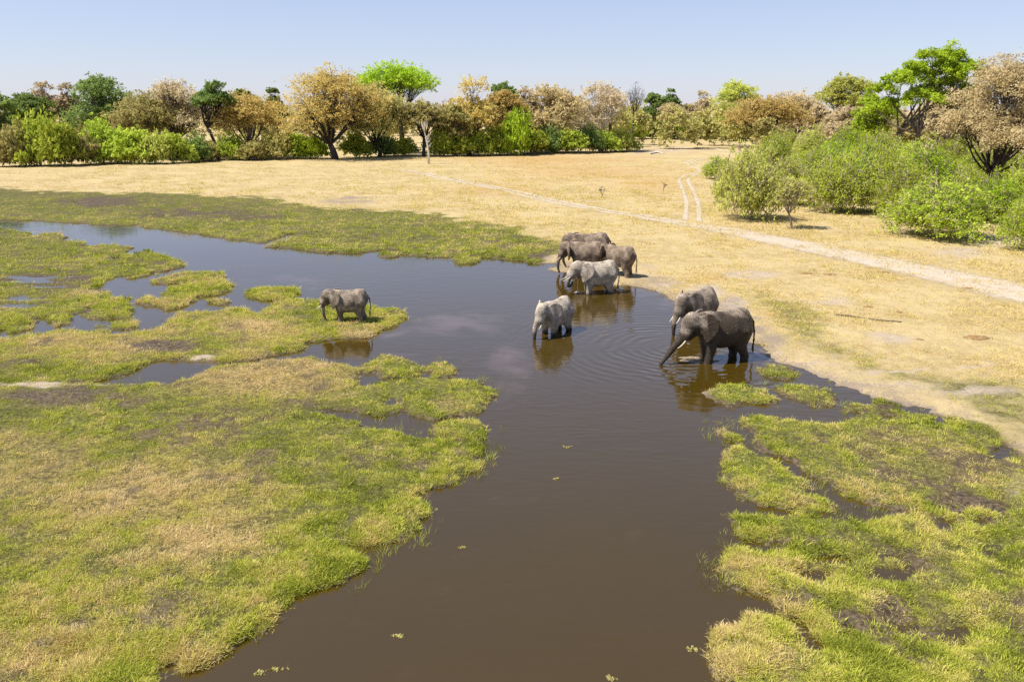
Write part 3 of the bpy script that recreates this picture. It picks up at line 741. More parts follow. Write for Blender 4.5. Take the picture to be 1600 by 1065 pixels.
def crown_tree(seed, W, H, z0, shape, leaf_size, dens=1.0, trunk_r=None, fork=None, stems=1, lean=0.0, twig=1.0, nl=None, lobes=None, total=13000):
    """returns (wood mesh, leaf mesh) standing at the origin"""
    rg = np.random.default_rng(seed)
    lobes = lobes or auto_lobes(rg, W, H, z0, shape, nl or int(rg.integers(13, 18)))
    wood = MB()
    trunk_r = trunk_r or 0.022 * H + .08
    fork = fork or max(z0 * .7, H * .16)
    stem_tops = []
    for s in range(stems):
        a = rg.random() * 6.28
        o = np.array((math.cos(a), math.sin(a), 0)) * (0.05 * W if stems > 1 else 0)
        top = np.array((lean * fork, 0, fork)) + o * 1.6 + np.array((rg.normal() * .03, rg.normal() * .03, 0)) * H
        pts = bez(o * .3 + np.array((0, 0, -.3)), np.array((rg.normal() * .03 * H, rg.normal() * .03 * H, fork * .5)) + o, top, 6)
        rr = trunk_r / math.sqrt(stems)
        wood.tube(pts, np.linspace(rr * 1.25, rr * .8, 6), 8)
        stem_tops.append((top, rr * .8))
    cl, sg = [], []
    for li, (x, y, z, r) in enumerate(lobes):
        tp, tr = stem_tops[li % stems]
        c = np.array((x, y, z))
        mid = tp + (c - tp) * .5 + np.array((x * .15, y * .15, -abs(z - tp[2]) * .05)) + rg.normal(0, .03, 3) * H
        tip = c + np.array((0, 0, r * .35))
        br = bez(tp, mid, tip, 7)
        wood.tube(br, np.linspace(tr * .55, tr * .10, 7), 5)
        cr = np.clip(W * .045, .22, .9)
        k = max(8, int(2.6 * dens ** .5 * (r / cr) ** 2))
        d = rg.normal(0, 1, (k, 3)); d /= np.linalg.norm(d, axis=1)[:, None]
        d[:, 2] = np.where(d[:, 2] < -.35, -d[:, 2] * .6, d[:, 2])
        p = c + d * r * rg.uniform(.45, 1.3 if shape == 'bush' else 1.12, (k, 1)) * np.array((1.1, 1.1, 1.0 if shape == 'bush' else .85))
        p[:, 2] = np.maximum(p[:, 2], .12)
        q = p[rg.random(k) < .34 * twig]
        st = br[rg.integers(3, 7, len(q))]
        wood.twigs(st, (st + q) / 2 + rg.normal(0, .08, q.shape) * r, q, tr * .12 + .012, .012)
        if twig > 1:
            for _ in range(2):
                e = q + rg.normal(0, .22, q.shape) * r + np.array((0, 0, .08 * r))
                s0 = q + (st - q) * .3 * rg.random((len(q), 1))
                wood.twigs(s0, (s0 + e) / 2 + rg.normal(0, .02, q.shape) * r, e, .035, .015)
        cl.append(p); sg.append(cr * rg.uniform(.35, .75, k))
    cl, sg = np.concatenate(cl), np.concatenate(sg)
    if total > 0:
        ex = np.percentile(np.abs(cl[:, 0]), 96) + cr * .6; ez = np.percentile(cl[:, 2], 98.5) + cr * .5
        fx, fz = np.clip((W / 2) / ex, .7, 1.6), np.clip(H / ez, .7, 1.6)
        F = np.array((fx, fx, fz)); cl = cl * F
        for vv in wood.v: vv *= F
    wme_ = wood.mesh('trunk', True)
    if total <= 0: return wme_, None
    per = max(4, int(total * dens / len(cl)))
    v, q, tint = leaves(rg, cl, sg, per, leaf_size)
    v[:, 2] = np.maximum(v[:, 2], 0.03)
    lme = mesh_from('crown', v, [q])
    attr(lme, 'tint', tint)
    return wme_, lme
SHAPES = {}
def plant(name, px, pbase, ptop, wpx, kind, label, cat, shape='round', cb=None, group=None, seed=0, bark=None, **kw):
    """a tree standing at the photo's base point, its height and width read off the photo"""
    x, y, _ = G(px, pbase)
    z = height_at(x, y)
    H = Zat(ptop, y) - z
    W = wpx * 1.1 * scale_at(y, H * .6)
    z0 = (Zat(cb, y) - z) if cb else H * (.38 if shape != 'bush' else 0)
    ls = float(np.clip(math.hypot(x, y) * .0026, .15, .75))
    wm, lm = crown_tree(seed or int(px * 7 + pbase), W, H, max(z0, 0), shape, ls * kw.pop('leaf', 1.0), **kw)
    o = empty(name, (x, y, z))
    link('trunk' if shape != 'bush' else 'stems', wm, bark or BARK, o)
    if lm: link('crown' if shape != 'bush' else 'foliage', lm, LEAF[kind], o)
    return tag(o, label, cat, group)
TR, GT = 'tree', 'trees along the far edge of the plain'
T = plant
# left of the big golden tree
T('evergreen_tree', -2, 252, 143, 62, 'green', 'dark green tree cut off by the left picture edge', TR, group=GT, cb=225)
T('evergreen_tree', 54, 246, 148, 66, 'green', 'dark green tree just left of the pair of leafless pinkish crowns', TR, group=GT, cb=200)
T('dry_tree', 80, 240, 130, 46, 'dry', 'left one of two sparse pinkish brown trees beyond the lime bushes', TR, shape='tall', group=GT, cb=190, dens=.35, twig=2.0)
T('dry_tree', 119, 240, 133, 40, 'dry', 'right one of two sparse pinkish brown trees beyond the lime bushes', TR, shape='tall', group=GT, cb=190, dens=.35, twig=2.0)
T('evergreen_tree', 167, 246, 121, 86, 'green', 'tall rounded dark green tree at the left, highest in its stretch of wood', TR, group=GT, cb=212, nl=18)
T('dry_tree', 240, 250, 148, 96, 'olive', 'broad olive brown drooping tree left of the slim green tree', TR, group=GT, cb=222)
T('dry_tree', 288, 249, 127, 92, 'dry', 'pinkish brown half bare tree leaning over the lime bushes', TR, group=GT, cb=205, dens=.7, twig=1.6)
T('slim_tree', 342, 251, 129, 52, 'green', 'slim green tree with a long bare dark trunk', TR, shape='tall', group=GT, cb=182, bark=DARKBARK, trunk_r=.4)
T('golden_tree', 392, 249, 147, 104, 'gold', 'rounded golden tree between the slim green tree and the largest golden one', TR, shape='umbrella', group=GT, cb=222)
T('evergreen_tree', 386, 238, 142, 40, 'green', 'green treetop peeping over the rounded golden tree', TR, group=GT)
T('evergreen_tree', 436, 238, 140, 30, 'green', 'small dark green treetop left of the largest golden tree', TR, shape='tall', group=GT)
# golden tree, lime tree, dead tree
T('golden_tree', 524, 251, 111, 136, 'gold', 'largest golden tree with a thick dark trunk at the wood edge', TR, group=GT, cb=222, nl=18, total=19000, bark=DARKBARK, trunk_r=.75, fork=3.6)
T('golden_tree', 592, 247, 134, 96, 'olive', 'olive gold drooping tree under the bright lime crown', TR, group=GT, cb=226, nl=13, bark=DARKBARK, trunk_r=.5, fork=3.5)
T('lime_tree', 626, 242, 98, 112, 'lime', 'bright lime green tree standing above the golden ones', TR, shape='umbrella', group=GT, cb=158, nl=14, total=15000, fork=10)
T('dry_tree', 662, 247, 160, 64, 'olive', 'half bare dark tree behind the white dead trunk', TR, group=GT, cb=205, dens=.5, twig=2.0, bark=DARKBARK)
T('golden_tree', 735, 244, 125, 78, 'gold', 'golden tree with a pointed top right of the dead white tree', TR, shape='tall', group=GT, cb=225, nl=14)
T('golden_tree', 712, 246, 165, 50, 'olive', 'low olive tree just right of the dead white tree', TR, group=GT, cb=225)
T('evergreen_tree', 786, 234, 132, 48, 'green', 'dark green treetop showing between two tan crowns', TR, group=GT)
T('golden_tree', 787, 241, 143, 62, 'gold', 'golden tree under the dark green treetop', TR, group=GT, cb=215)
T('dry_tree', 822, 239, 140, 44, 'dry', 'brown sparse tree with a bare dark trunk', TR, shape='tall', group=GT, cb=200, dens=.5, twig=1.8, bark=DARKBARK)
T('golden_tree', 865, 240, 136, 80, 'tan', 'wide tan tree with a flat top above green bushes', TR, group=GT, cb=215, nl=13)
T('dry_tree', 937, 238, 132, 80, 'dry', 'pale dry tree with bare whitish branches left of the black bare tree', TR, group=GT, cb=212, dens=.55, twig=2.2, bark=PALEBARK)
T('bare_tree', 991, 229, 122, 46, 'dry', 'leafless black tree standing out against the sky', TR, shape='tall', group=GT, cb=165, total=0, twig=.8, nl=12, trunk_r=.32, bark=DARKBARK)
T('bare_tree', 954, 232, 133, 14, 'dry', 'thin leafless sapling top beside the leafless black tree', TR, shape='tall', group=GT, cb=170, total=0, twig=2.0, nl=5, bark=DARKBARK)
# far trees at the end of the plain
FT = 'trees at the far end of the plain'
T('evergreen_tree', 1020, 219, 147, 32, 'green', 'small green tree right of the leafless black tree', TR, group=FT)
T('evergreen_tree', 1047, 218, 140, 28, 'green', 'grey green tree with a thin top at the far end of the plain', TR, shape='tall', group=FT, dens=.6)
T('golden_tree', 1048, 220, 163, 38, 'tan', 'low tan round tree at the far end of the plain', TR, group=FT)
T('dry_tree', 1073, 217, 163, 28, 'dry', 'small pinkish tree between the low tan one and the bare pinkish one', TR, group=FT, dens=.6)
T('dry_tree', 1097, 217, 143, 32, 'dry', 'sparse pinkish tree left of the tall yellow green tree', TR, shape='tall', group=FT, dens=.4, twig=2.0)
T('tall_tree', 1146, 219, 128, 62, 'palegreen', 'tall yellow green tree with an open crown at the far end', TR, group=FT, cb=178, dens=.8)
T('evergreen_tree', 1137, 222, 163, 44, 'bushgreen', 'bright green bushy tree under the tall yellow green one', TR, group=FT, cb=210)
# right hand wood
RT = 'trees of the right hand wood'
T('umbrella_tree', 1198, 233, 151, 108, 'gold', 'golden umbrella shaped tree standing alone by the far track', TR, shape='umbrella', group=RT, cb=208, nl=14, total=15000, bark=DARKBARK)
T('dry_tree', 1243, 228, 147, 72, 'dry', 'brown domed tree right behind the golden umbrella tree', TR, group=RT, cb=212)
T('dry_tree', 1277, 232, 165, 40, 'dry', 'grey brown thin tree between the brown domed trees', TR, group=RT, cb=215, dens=.45, twig=2.0)
T('tall_tree', 1315, 238, 120, 72, 'palegreen', 'open grey green tree left of the tallest green tree', TR, group=RT, cb=185, dens=.7, twig=1.4)
T('dry_tree', 1320, 248, 168, 68, 'dry', 'pinkish brown rounded tree in front of the open grey green one', TR, group=RT, cb=222)
T('lime_tree', 1358, 255, 150, 58, 'lime', 'small lime green tree left of the tallest green tree trunk', TR, group=RT, cb=220, dens=.7)
T('green_tree', 1420, 262, 77, 168, 'lime', 'tallest tree, bright green with twin leaning trunks', TR, group=RT, stems=2, total=36000, trunk_r=.7, fork=6.5, cb=175, seed=5,
  lobes=[(1.5, 0, 20.6, 2.6), (4.8, .5, 21.3, 2.3), (7.4, -.5, 18.6, 2.5), (4.2, -1.6, 17.6, 2.9), (.4, 1, 17.2, 3.0), (-3.2, -.4, 16.4, 2.6), (-5.8, .6, 14.4, 2.1), (8.6, 1, 14.8, 2.0), (2.6, 1.6, 14.2, 2.4), (5.2, -1, 12.6, 2.0), (-2.0, -1.6, 12.6, 1.9), (3.0, .2, 19, 2.5), (-7.2, 0, 11, 1.5), (9.6, .3, 17.3, 1.6), (-4.6, .5, 12.0, 2.0), (7.0, .6, 12.2, 1.9), (0.5, -1.2, 13.4, 2.0), (6.2, 0, 16, 2.4), (-1.2, 0, 18.6, 2.0)])
T('dry_tree', 1474, 258, 140, 66, 'dry', 'brown tree between the tallest green tree and the big tan one', TR, group=RT, cb=225)
T('dry_tree', 1500, 262, 150, 60, 'dry', 'greyish brown tree behind the left edge of the big tan one', TR, group=RT, cb=230, dens=.7)
T('tan_tree', 1556, 325, 93, 165, 'tan', 'big tan leaved tree with dark trunks at the right picture edge', TR, group=RT, stems=3, total=32000, trunk_r=.62, fork=4.2, cb=250, bark=DARKBARK, nl=24, seed=8)
T('tan_tree', 1650, 310, 110, 120, 'tan', 'tan tree mostly cut off by the right picture edge', TR, group=RT, cb=250)
# dead white tree
def dead_tree():
    x, y, _ = G(670, 259); z = height_at(x, y)
    H = Zat(190, y) - z
    rg = np.random.default_rng(3)
    o = empty('dead_tree', (x, y, z))
    mb = MB()
    tr = np.array([(0, 0, -.3), (.05, 0, H * .25), (-.25, .1, H * .5), (-.8, .1, H * .75), (-1.6, 0, H)])
    mb.tube(tr, [.3, .25, .2, .13, .05], 8)
    link('trunk', mb.mesh('trunk', True), PALEBARK, o)
    for k in range(9):
        f = rg.uniform(.38, .95); p = np.array([np.interp(f * H, tr[:, 2], tr[:, i]) for i in range(3)])
        a = rg.uniform(0, 6.28); L = rg.uniform(1.2, 3.2) * (1.2 - f * .5)
        e = p + np.array((math.cos(a) * .7, math.sin(a) * .5, .75)) * L
        m2 = MB(); m2.tube(bez(p, (p + e) / 2 + rg.normal(0, .15, 3), e, 5), np.linspace(.11, .025, 5), 5)
        for _ in range(2):
            s = p + (e - p) * rg.uniform(.4, .9)
            m2.tube(np.stack([s, s + rg.normal(0, .3, 3) + np.array((0, 0, .3)), s + rg.normal(0, .6, 3) + np.array((0, 0, .7))]), [.04, .025, .01], 4)
        link('branch', m2.mesh('branch', True), PALEBARK, o)
    tag(o, 'dead white leafless tree standing alone before the golden wood', TR)
dead_tree()
# low bushes: a few shapes, copied
BUSH = {}
def bush_proto(kind, var):
    if (kind, var) not in BUSH:
        far = var < 10
        BUSH[kind, var] = crown_tree(900 + var * 7 + len(kind), 5.4 if var % 2 else 6.4, 3.4, 0, 'bush', .46 if far else .18, dens=1.0, trunk_r=.09, fork=.5, stems=4, nl=16 if far else 20, total=5600 if far else 16000, twig=.8 if far else 1.15)
        BUSH[kind, var][0].name = 'stems'; BUSH[kind, var][1].name = 'foliage'
    return BUSH[kind, var]
def bush(px, pbase, ptop, wpx, kind, var, label, group, name='bush'):
    x, y, _ = G(px, pbase); z = height_at(x, y)
    H = Zat(ptop, y) - z; W = wpx * scale_at(y, H / 2)
    wm, lm = bush_proto(kind, var)
    o = empty(name, (x, y, z), (px * 1.7) % 6.28)
    o.scale = (W / (5.4 if var % 2 else 6.4) * 1.12, W / (5.4 if var % 2 else 6.4) * 1.12, H / 3.4 * 1.04)
    link('stems', wm, TWIGBARK, o); link('foliage', lm, LEAF[kind], o)
    return tag(o, label, 'bush', group)
ORD = ['first', 'second', 'third', 'fourth', 'fifth', 'sixth', 'seventh', 'eighth', 'ninth', 'tenth', 'eleventh', 'twelfth', 'thirteenth', 'fourteenth', 'fifteenth',
       'sixteenth', 'seventeenth', 'eighteenth', 'nineteenth', 'twentieth', 'twenty-first', 'twenty-second', 'twenty-third', 'twenty-fourth', 'twenty-fifth', 'twenty-sixth', 'twenty-seventh', 'twenty-eighth', 'twenty-ninth', 'thirtieth', 'thirty-first', 'thirty-second', 'thirty-third', 'thirty-fourth', 'thirty-fifth', 'thirty-sixth']
KN = {'lime': 'lime green', 'bushgreen': 'mid green', 'olive': 'olive', 'green': 'dark green', 'palegreen': 'yellowish', 'dry': 'brown', 'gold': 'golden'}
front = [(2, 262, 214, 44, 'olive'), (32, 262, 200, 54, 'olive'), (66, 261, 184, 60, 'bushgreen'), (100, 262, 196, 50, 'bushgreen'), (132, 260, 210, 50, 'olive'), (160, 258, 192, 56, 'bushgreen'), (182, 258, 224, 40, 'palegreen'), (214, 259, 206, 58, 'bushgreen'), (244, 259, 214, 44, 'palegreen'),
         (272, 257, 212, 50, 'bushgreen'), (306, 254, 216, 48, 'green'), (330, 252, 222, 40, 'olive'), (364, 252, 214, 36, 'bushgreen'), (398, 252, 222, 44, 'olive'), (432, 251, 208, 46, 'olive'), (462, 250, 212, 44, 'bushgreen'), (492, 250, 214, 40, 'lime'), (556, 248, 210, 40, 'bushgreen'), (600, 246, 214, 44, 'green'), (632, 246, 218, 36, 'bushgreen'),
         (690, 246, 206, 42, 'bushgreen'), (716, 246, 214, 44, 'bushgreen'), (748, 245, 208, 44, 'bushgreen'), (778, 244, 200, 46, 'bushgreen'), (806, 244, 178, 46, 'lime'), (834, 243, 206, 44, 'bushgreen'), (862, 242, 200, 44, 'green'), (890, 242, 206, 44, 'bushgreen'), (918, 240, 200, 44, 'green'), (944, 239, 208, 40, 'bushgreen'), (970, 238, 204, 44, 'palegreen')]
for i, (px, pb, pt, w, kd) in enumerate(front):
    bush(px, pb, pt, w, kd, i % 4, '%s bush at the wood edge, %s bush from the left picture edge' % (KN[kd], ORD[i]), 'bushes along the wood edge')
far_b = [(985, 219, 186, 36, 'lime'), (1004, 218, 192, 30, 'bushgreen'), (1022, 218, 188, 34, 'bushgreen'), (1044, 218, 196, 30, 'lime'), (1064, 218, 190, 34, 'bushgreen'), (1084, 218, 196, 32, 'lime'), (1104, 218, 190, 34, 'bushgreen'), (1126, 219, 194, 34, 'bushgreen'), (1148, 219, 196, 34, 'lime'), (1168, 222, 198, 34, 'olive')]
for i, (px, pb, pt, w, kd) in enumerate(far_b):
    bush(px, pb, pt, w, kd, i % 4, '%s bush closing the far end of the plain, %s from the left' % (KN[kd], ORD[i]), 'bushes closing the far end of the plain')
RB = 'bushes of the right hand thicket'
right_b = [(1121, 282, 247, 40, 'bushgreen', 11, 'small dense round green bush standing alone beside the wheel ruts'),
    (1168, 345, 236, 92, 'palegreen', 10, 'tall loose yellowish bush at the left end of the thicket'),
    (1225, 322, 252, 70, 'palegreen', 11, 'loose yellowish bush behind the sapling with a thin trunk'),
    (1308, 333, 246, 92, 'bushgreen', 10, 'round green bush with dark stems right of the thin sapling'),
    (1386, 336, 244, 90, 'bushgreen', 12, 'dense green bush in the middle of the thicket'),
    (1462, 374, 288, 130, 'bushgreen', 13, 'spreading green bush at the front corner of the thicket'),
    (1512, 345, 268, 80, 'bushgreen', 10, 'green bush left of the dark trunks of the big tan tree'),
    (1440, 330, 236, 84, 'lime', 11, 'lime green bush below the twin leaning trunks'),
    (1352, 300, 222, 66, 'lime', 12, 'bright lime bush behind the round green bush'),
    (1296, 290, 226, 64, 'lime', 10, 'bright lime bush behind the loose yellowish ones'),
    (1262, 262, 206, 54, 'palegreen', 13, 'pale bush right of the golden umbrella tree'),
    (1318, 268, 206, 60, 'lime', 11, 'lime bush below the pinkish brown rounded tree'),
    (1226, 252, 208, 44, 'bushgreen', 12, 'low green bush at the foot of the golden umbrella tree'),
    (1372, 276, 212, 60, 'bushgreen', 13, 'green bush under the small lime green tree'),
    (1480, 298, 222, 76, 'bushgreen', 12, 'green bush right of the twin leaning trunks'),
    (1520, 310, 230, 66, 'bushgreen', 11, 'green bush behind the trunks of the big tan tree'),
    (1606, 396, 300, 84, 'bushgreen', 12, 'green bush cut off by the right picture edge, nearest the track'),
    (1596, 340, 262, 76, 'bushgreen', 13, 'green bush at the right picture edge behind the nearest one'),
    (1262, 300, 238, 70, 'bushgreen', 12, 'green bush filling the gap behind the thin trunked sapling'),
    (1340, 318, 240, 74, 'lime', 13, 'lime bush between the round green bush and the dense middle one'),
    (1415, 300, 226, 76, 'bushgreen', 10, 'green bush hiding the foot of the twin leaning trunks'),
    (1546, 352, 282, 70, 'lime', 11, 'lime green bush right at the foot of the dark trunks'),
    (1206, 270, 214, 50, 'bushgreen', 13, 'green bush behind the tall loose yellowish one'),
    (1550, 300, 222, 80, 'bushgreen', 12, 'tall green bush behind the dark trunks'),
    (1414, 346, 268, 76, 'bushgreen', 13, 'leafy green bush between the middle one and the spreading front one')]
for px, pb, pt, w, kd, var, lb in right_b:
    bush(px, pb, pt, w, kd, var, lb, RB)
plant('sapling', 1236, 361, 278, 54, 'palegreen', 'thin trunked sapling with sparse leaves before the thicket', TR, cb=322, dens=.4, twig=1.6, trunk_r=.12, fork=1.6, total=5000, bark=TWIGBARK)
plant('bare_shrub', 940, 312, 290, 14, 'dry', 'tiny leafless shrub in the middle of the dry plain', 'shrub', shape='tall', total=0, twig=2.0, nl=6, trunk_r=.06, fork=.4)
plant('bare_shrub', 1036, 302, 284, 12, 'dry', 'tiny leafless shrub left of the wheel ruts', 'shrub', shape='tall', total=0, twig=2.0, nl=5, trunk_r=.05, fork=.4)
# woodland beyond, one mass
def woodland(name, spots, kinds_, label, leaf, tot):
    rg = np.random.default_rng(77)
    V, Q, TT, n = [], [], [], 0
    for (x, y, H) in spots:
        W = H * rg.uniform(.8, 1.2)
        lob = auto_lobes(rg, W, H, H * .15, 'round', 10)
        c = np.concatenate([np.array(l[:3]) + rg.normal(0, 1, (14, 3)) * l[3] * .6 for l in lob]) + np.array((x, y, 0))
        c[:, 2] = np.maximum(c[:, 2], .3)
        v, q, ti = leaves(rg, c, W * .035, max(3, tot // len(c)), leaf)
        V.append(v); Q.append(q + n); TT.append(ti); n += len(v)
    me = mesh_from(name, np.concatenate(V), [np.concatenate(Q)])
    attr(me, 'tint', np.concatenate(TT))
    return tag(link(name, me, LEAF[kinds_]), label, kind='stuff')
rg = np.random.default_rng(5)
sp = []
for x in np.arange(-330, 90, 9.0): sp.append((x + rg.normal() * 3, 285 + rg.uniform(0, 60) - x * .05, rg.uniform(13, 18)))
woodland('woodland', sp, 'olive', 'olive woodland filling in behind the first trees on the left', 1.15, 1900)
sp = [(x + rg.normal() * 4, 430 + rg.uniform(0, 90), rg.uniform(12, 18)) for x in np.arange(-120, 420, 11.0)]
woodland('woodland', sp, 'dry', 'brown distant woodland beyond the far end of the plain', 1.5, 1500)
sp = [(x + rg.normal() * 4, 225 + (x - 110) * -.2 + rg.uniform(0, 70), rg.uniform(9, 14)) for x in np.arange(95, 260, 7.0)]
woodland('woodland', sp, 'olive', 'olive woodland filling in behind the right hand trees', .95, 2200)

# ------------------------------------------------------------------ elephants
def smin(a, b, k):
    h_ = np.maximum(k - np.abs(a - b), 0) / k
    return np.minimum(a, b) - h_ * h_ * k * .25
def cone(X, a, b, ra, rb):
    X = np.asarray(X)
    a, b = np.asarray(a, float), np.asarray(b, float)
    ba = b - a
    t_ = np.clip(((X - a) @ ba) / (ba @ ba), 0, 1)
    return np.linalg.norm(X - a - t_[:, None] * ba, axis=1) - (ra + (rb - ra) * t_)
def ell(X, c, r):
    r = np.asarray(r, float)
    q = (X - np.asarray(c)) / r
    k0 = np.linalg.norm(q, axis=1); k1 = np.linalg.norm(q / r, axis=1) + 1e-9
    return k0 * (k0 - 1) / k1
def surface_nets(D, org, hs):
    S = D < 0
    nx, ny, nz = D.shape
    cnt = np.zeros((nx - 1, ny - 1, nz - 1), np.int8)
    for i in (0, 1):
        for j in (0, 1):
            for k in (0, 1):
                cnt += S[i:nx - 1 + i, j:ny - 1 + j, k:nz - 1 + k]
    act = (cnt > 0) & (cnt < 8)
    I = np.argwhere(act)
    idx = np.full(act.shape, -1, np.int64); idx[act] = np.arange(len(I))
    acc, num = np.zeros((len(I), 3)), np.zeros(len(I))
    cs = [(i, j, k) for i in (0, 1) for j in (0, 1) for k in (0, 1)]
    for a in cs:
        for b in cs:
            if a < b and sum(abs(p - q) for p, q in zip(a, b)) == 1:
                da = D[I[:, 0] + a[0], I[:, 1] + a[1], I[:, 2] + a[2]]
                db = D[I[:, 0] + b[0], I[:, 1] + b[1], I[:, 2] + b[2]]
                m = (da < 0) != (db < 0)
                tt = np.where(m, da / np.where(m, da - db, 1), 0)[:, None]
                p = np.array(a) + tt * (np.array(b) - np.array(a))
                acc += np.where(m[:, None], p, 0); num += m
    V = (I + acc / num[:, None]) * hs + org
    quads = []
    for ax in range(3):
        o1, o2 = [(1, 2), (2, 0), (0, 1)][ax]
        sl = [slice(1, -1)] * 3; sl[ax] = slice(0, -1)
        s0 = [slice(1, -1)] * 3; s0[ax] = slice(0, -1)
        s1 = [slice(1, -1)] * 3; s1[ax] = slice(1, None)
        A, B = S[tuple(s0)], S[tuple(s1)]
        e = np.argwhere(A != B)
        if not len(e): continue
        inside = A[tuple(e.T)]
        e = e + 1; e[:, ax] -= 1
        u, w = np.zeros(3, int), np.zeros(3, int); u[o1] = 1; w[o2] = 1
        c00, c10, c11, c01 = e - u - w, e - w, e, e - u
        q = np.stack([idx[tuple(c.T)] for c in (c00, c10, c11, c01)], 1)
        q[~inside] = q[~inside][:, ::-1]
        quads.append(q)
    return V, np.concatenate(quads)
EAR = np.array([(-.05, .40), (.10, .56), (.38, .68), (.70, .64), (.94, .44), (1.03, .12), (.97, -.2), (.80, -.5), (.58, -.78), (.42, -.9), (.30, -.82), (.18, -.52), (.02, -.32)])
TX = np.array([-1.62, -1.5, -1.25, -.9, -.4, .1, .5, .85, 1.15, 1.4, 1.6])
TZ = np.array([2.02, 2.0, 1.95, 1.92, 1.83, 1.78, 1.82, 1.92, 2.08, 2.22, 2.3])
THZ = np.array([.02, .38, .68, .86, .90, .88, .88, .86, .72, .52, .02])
THY = np.array([.02, .36, .58, .70, .80, .80, .70, .58, .46, .36, .02])
def elephant(label, px, py, heading, size, zfoot, head=0.0, turn=0.0, ear=(30, 30), earsc=1.0, trunk=None, legs=(0, 0, 0, 0), tusk=1.0, tail=0.0, dust=0.5, wet_to=0.0, wet_all=0.0, tone=0):
    """stands facing +X at the origin; legs: fore/aft foot shifts front-left, front-right, hind-left, hind-right"""
    x, y, _ = G(px, py)
    hs = .045
    ext = max([3.0] + [p[0] + .3 for p in (trunk or [])])
    ax = [np.arange(-2.05, ext, hs), np.arange(-1.45, 1.45, hs), np.arange(-.12, 3.35, hs)]
    g_ = np.meshgrid(*ax, indexing='ij')
    X3 = np.stack(g_, -1)
    tz, hz, hy = (np.interp(ax[0], TX, a)[:, None, None] for a in (TZ, THZ, THY))
    q = np.sqrt(((g_[2] - tz) / hz) ** 2 + (g_[1] / hy) ** 2)
    D = (q - 1) * np.minimum(hz, hy) * .9
    D = np.where((g_[0] < -1.62) | (g_[0] > 1.6), np.maximum(D, .12), D)
    org_ = np.array([a[0] for a in ax])
    def blend(fn, lo, hi, k, neg=False):
        """smooth-union a shape into the body, only inside its own box"""
        m = k + .08
        i0 = np.maximum(((np.minimum(lo, hi) - m - org_) / hs).astype(int), 0)
        i1 = np.minimum(((np.maximum(lo, hi) + m - org_) / hs).astype(int) + 2, D.shape)
        sl = tuple(slice(p, q_) for p, q_ in zip(i0, i1))
        sub = X3[sl]
        if not sub.size: return
        d = fn(sub.reshape(-1, 3)).reshape(sub.shape[:3])
        D[sl] = smin(D[sl], d, k)
    def bcone(p, q_, ra, rb, k):
        p, q_ = np.asarray(p, float), np.asarray(q_, float); r_ = max(ra, rb)
        blend(lambda X: cone(X, p, q_, ra, rb), np.minimum(p, q_) - r_, np.maximum(p, q_) + r_, k)
    blend(lambda X: ell(X, (-1.0, 0, 2.25), (.55, .5, .6)), np.array((-1.6, -.5, 1.6)), np.array((-.4, .5, 2.9)), .25)
    bcone((-1.2, 0, 2.72), (.9, 0, 2.62), .09, .09, .35)
    for i, (lx, ly) in enumerate(((.72, .40), (.72, -.40), (-1.0, .38), (-1.0, -.38))):
        s = legs[i]
        if i < 2:
            ch = [((lx + .02, ly * .95, 1.75), .40), ((lx + s * .35, ly, 1.0), .255), ((lx + s * .75, ly, .45), .205), ((lx + s, ly, .12), .225), ((lx + s + .03, ly, .06), .25)]
        else:
            ch = [((lx, ly * .85, 1.8), .50), ((lx + .16 + s * .35, ly, 1.05), .30), ((lx - .06 + s * .75, ly, .5), .20), ((lx + s, ly, .12), .215), ((lx + s + .03, ly, .06), .245)]
        def leg(X, ch=ch):
            L = None
            for (a, ra), (b, rb) in zip(ch, ch[1:]):
                c = cone(X, a, b, ra, rb)
                L = c if L is None else smin(L, c, .08)
            return np.maximum(L, -.02 - X[:, 2])
        pp = np.array([c[0] for c in ch])
        blend(leg, pp.min(0) - .5, pp.max(0) + .5, .16)
    # head frame
    piv = np.array((1.2, 0, 2.32))
    ca, sa, ct, st = math.cos(head), math.sin(head), math.cos(turn), math.sin(turn)
    Ry = np.array(((ca, 0, sa), (0, 1, 0), (-sa, 0, ca)))
    Rz = np.array(((ct, -st, 0), (st, ct, 0), (0, 0, 1)))
    M = Rz @ Ry
    def hp(p): return M @ np.asarray(p, float) + piv
    bcone((.85, 0, 2.15), hp((.35, 0, .02)), .58, .44, .25)
    def headf(X):
        Hd = (X - piv) @ M
        h_ = ell(Hd, (.45, 0, .12), (.50, .40, .50))
        h_ = smin(h_, ell(Hd, (.70, 0, .16), (.32, .30, .36)), .15)
        for s in (1, -1):
            h_ = smin(h_, ell(Hd, (.40, s * .17, .40), (.30, .20, .22)), .12)
            h_ = smin(h_, ell(Hd, (.74, s * .25, .06), (.17, .10, .14)), .08)
            h_ = smin(h_, cone(Hd, (.78, s * .17, -.20), (1.02, s * .22, -.52), .19, .12), .10)
        h_ = smin(h_, cone(Hd, (.76, 0, .02), (1.02, 0, -.42), .34, .26), .15)
        return smin(h_, cone(Hd, (.40, 0, -.35), (.78, 0, -.66), .25, .12), .12)
    blend(headf, hp((.6, 0, -.1)) - 1.0, hp((.6, 0, -.1)) + 1.0, .14)
    tp = [hp((1.0, 0, -.40))] + [np.array((p[0], p[1] if len(p) > 2 else 0, p[-1]), float) for p in (trunk or [])]
    if not trunk:
        tp = [hp((1.0, 0, -.4)), hp((1.10, 0, -.9)), hp((1.12, .02, -1.4)), hp((1.06, .02, -1.8)), hp((.92, .02, -2.05))]
    tp = np.array(tp)
    s_ = np.concatenate([[0], np.cumsum(np.linalg.norm(np.diff(tp, axis=0), axis=1))])
    u_ = np.linspace(0, s_[-1], 14)
    tpp = np.stack([np.interp(u_, s_, tp[:, i]) for i in range(3)], 1)
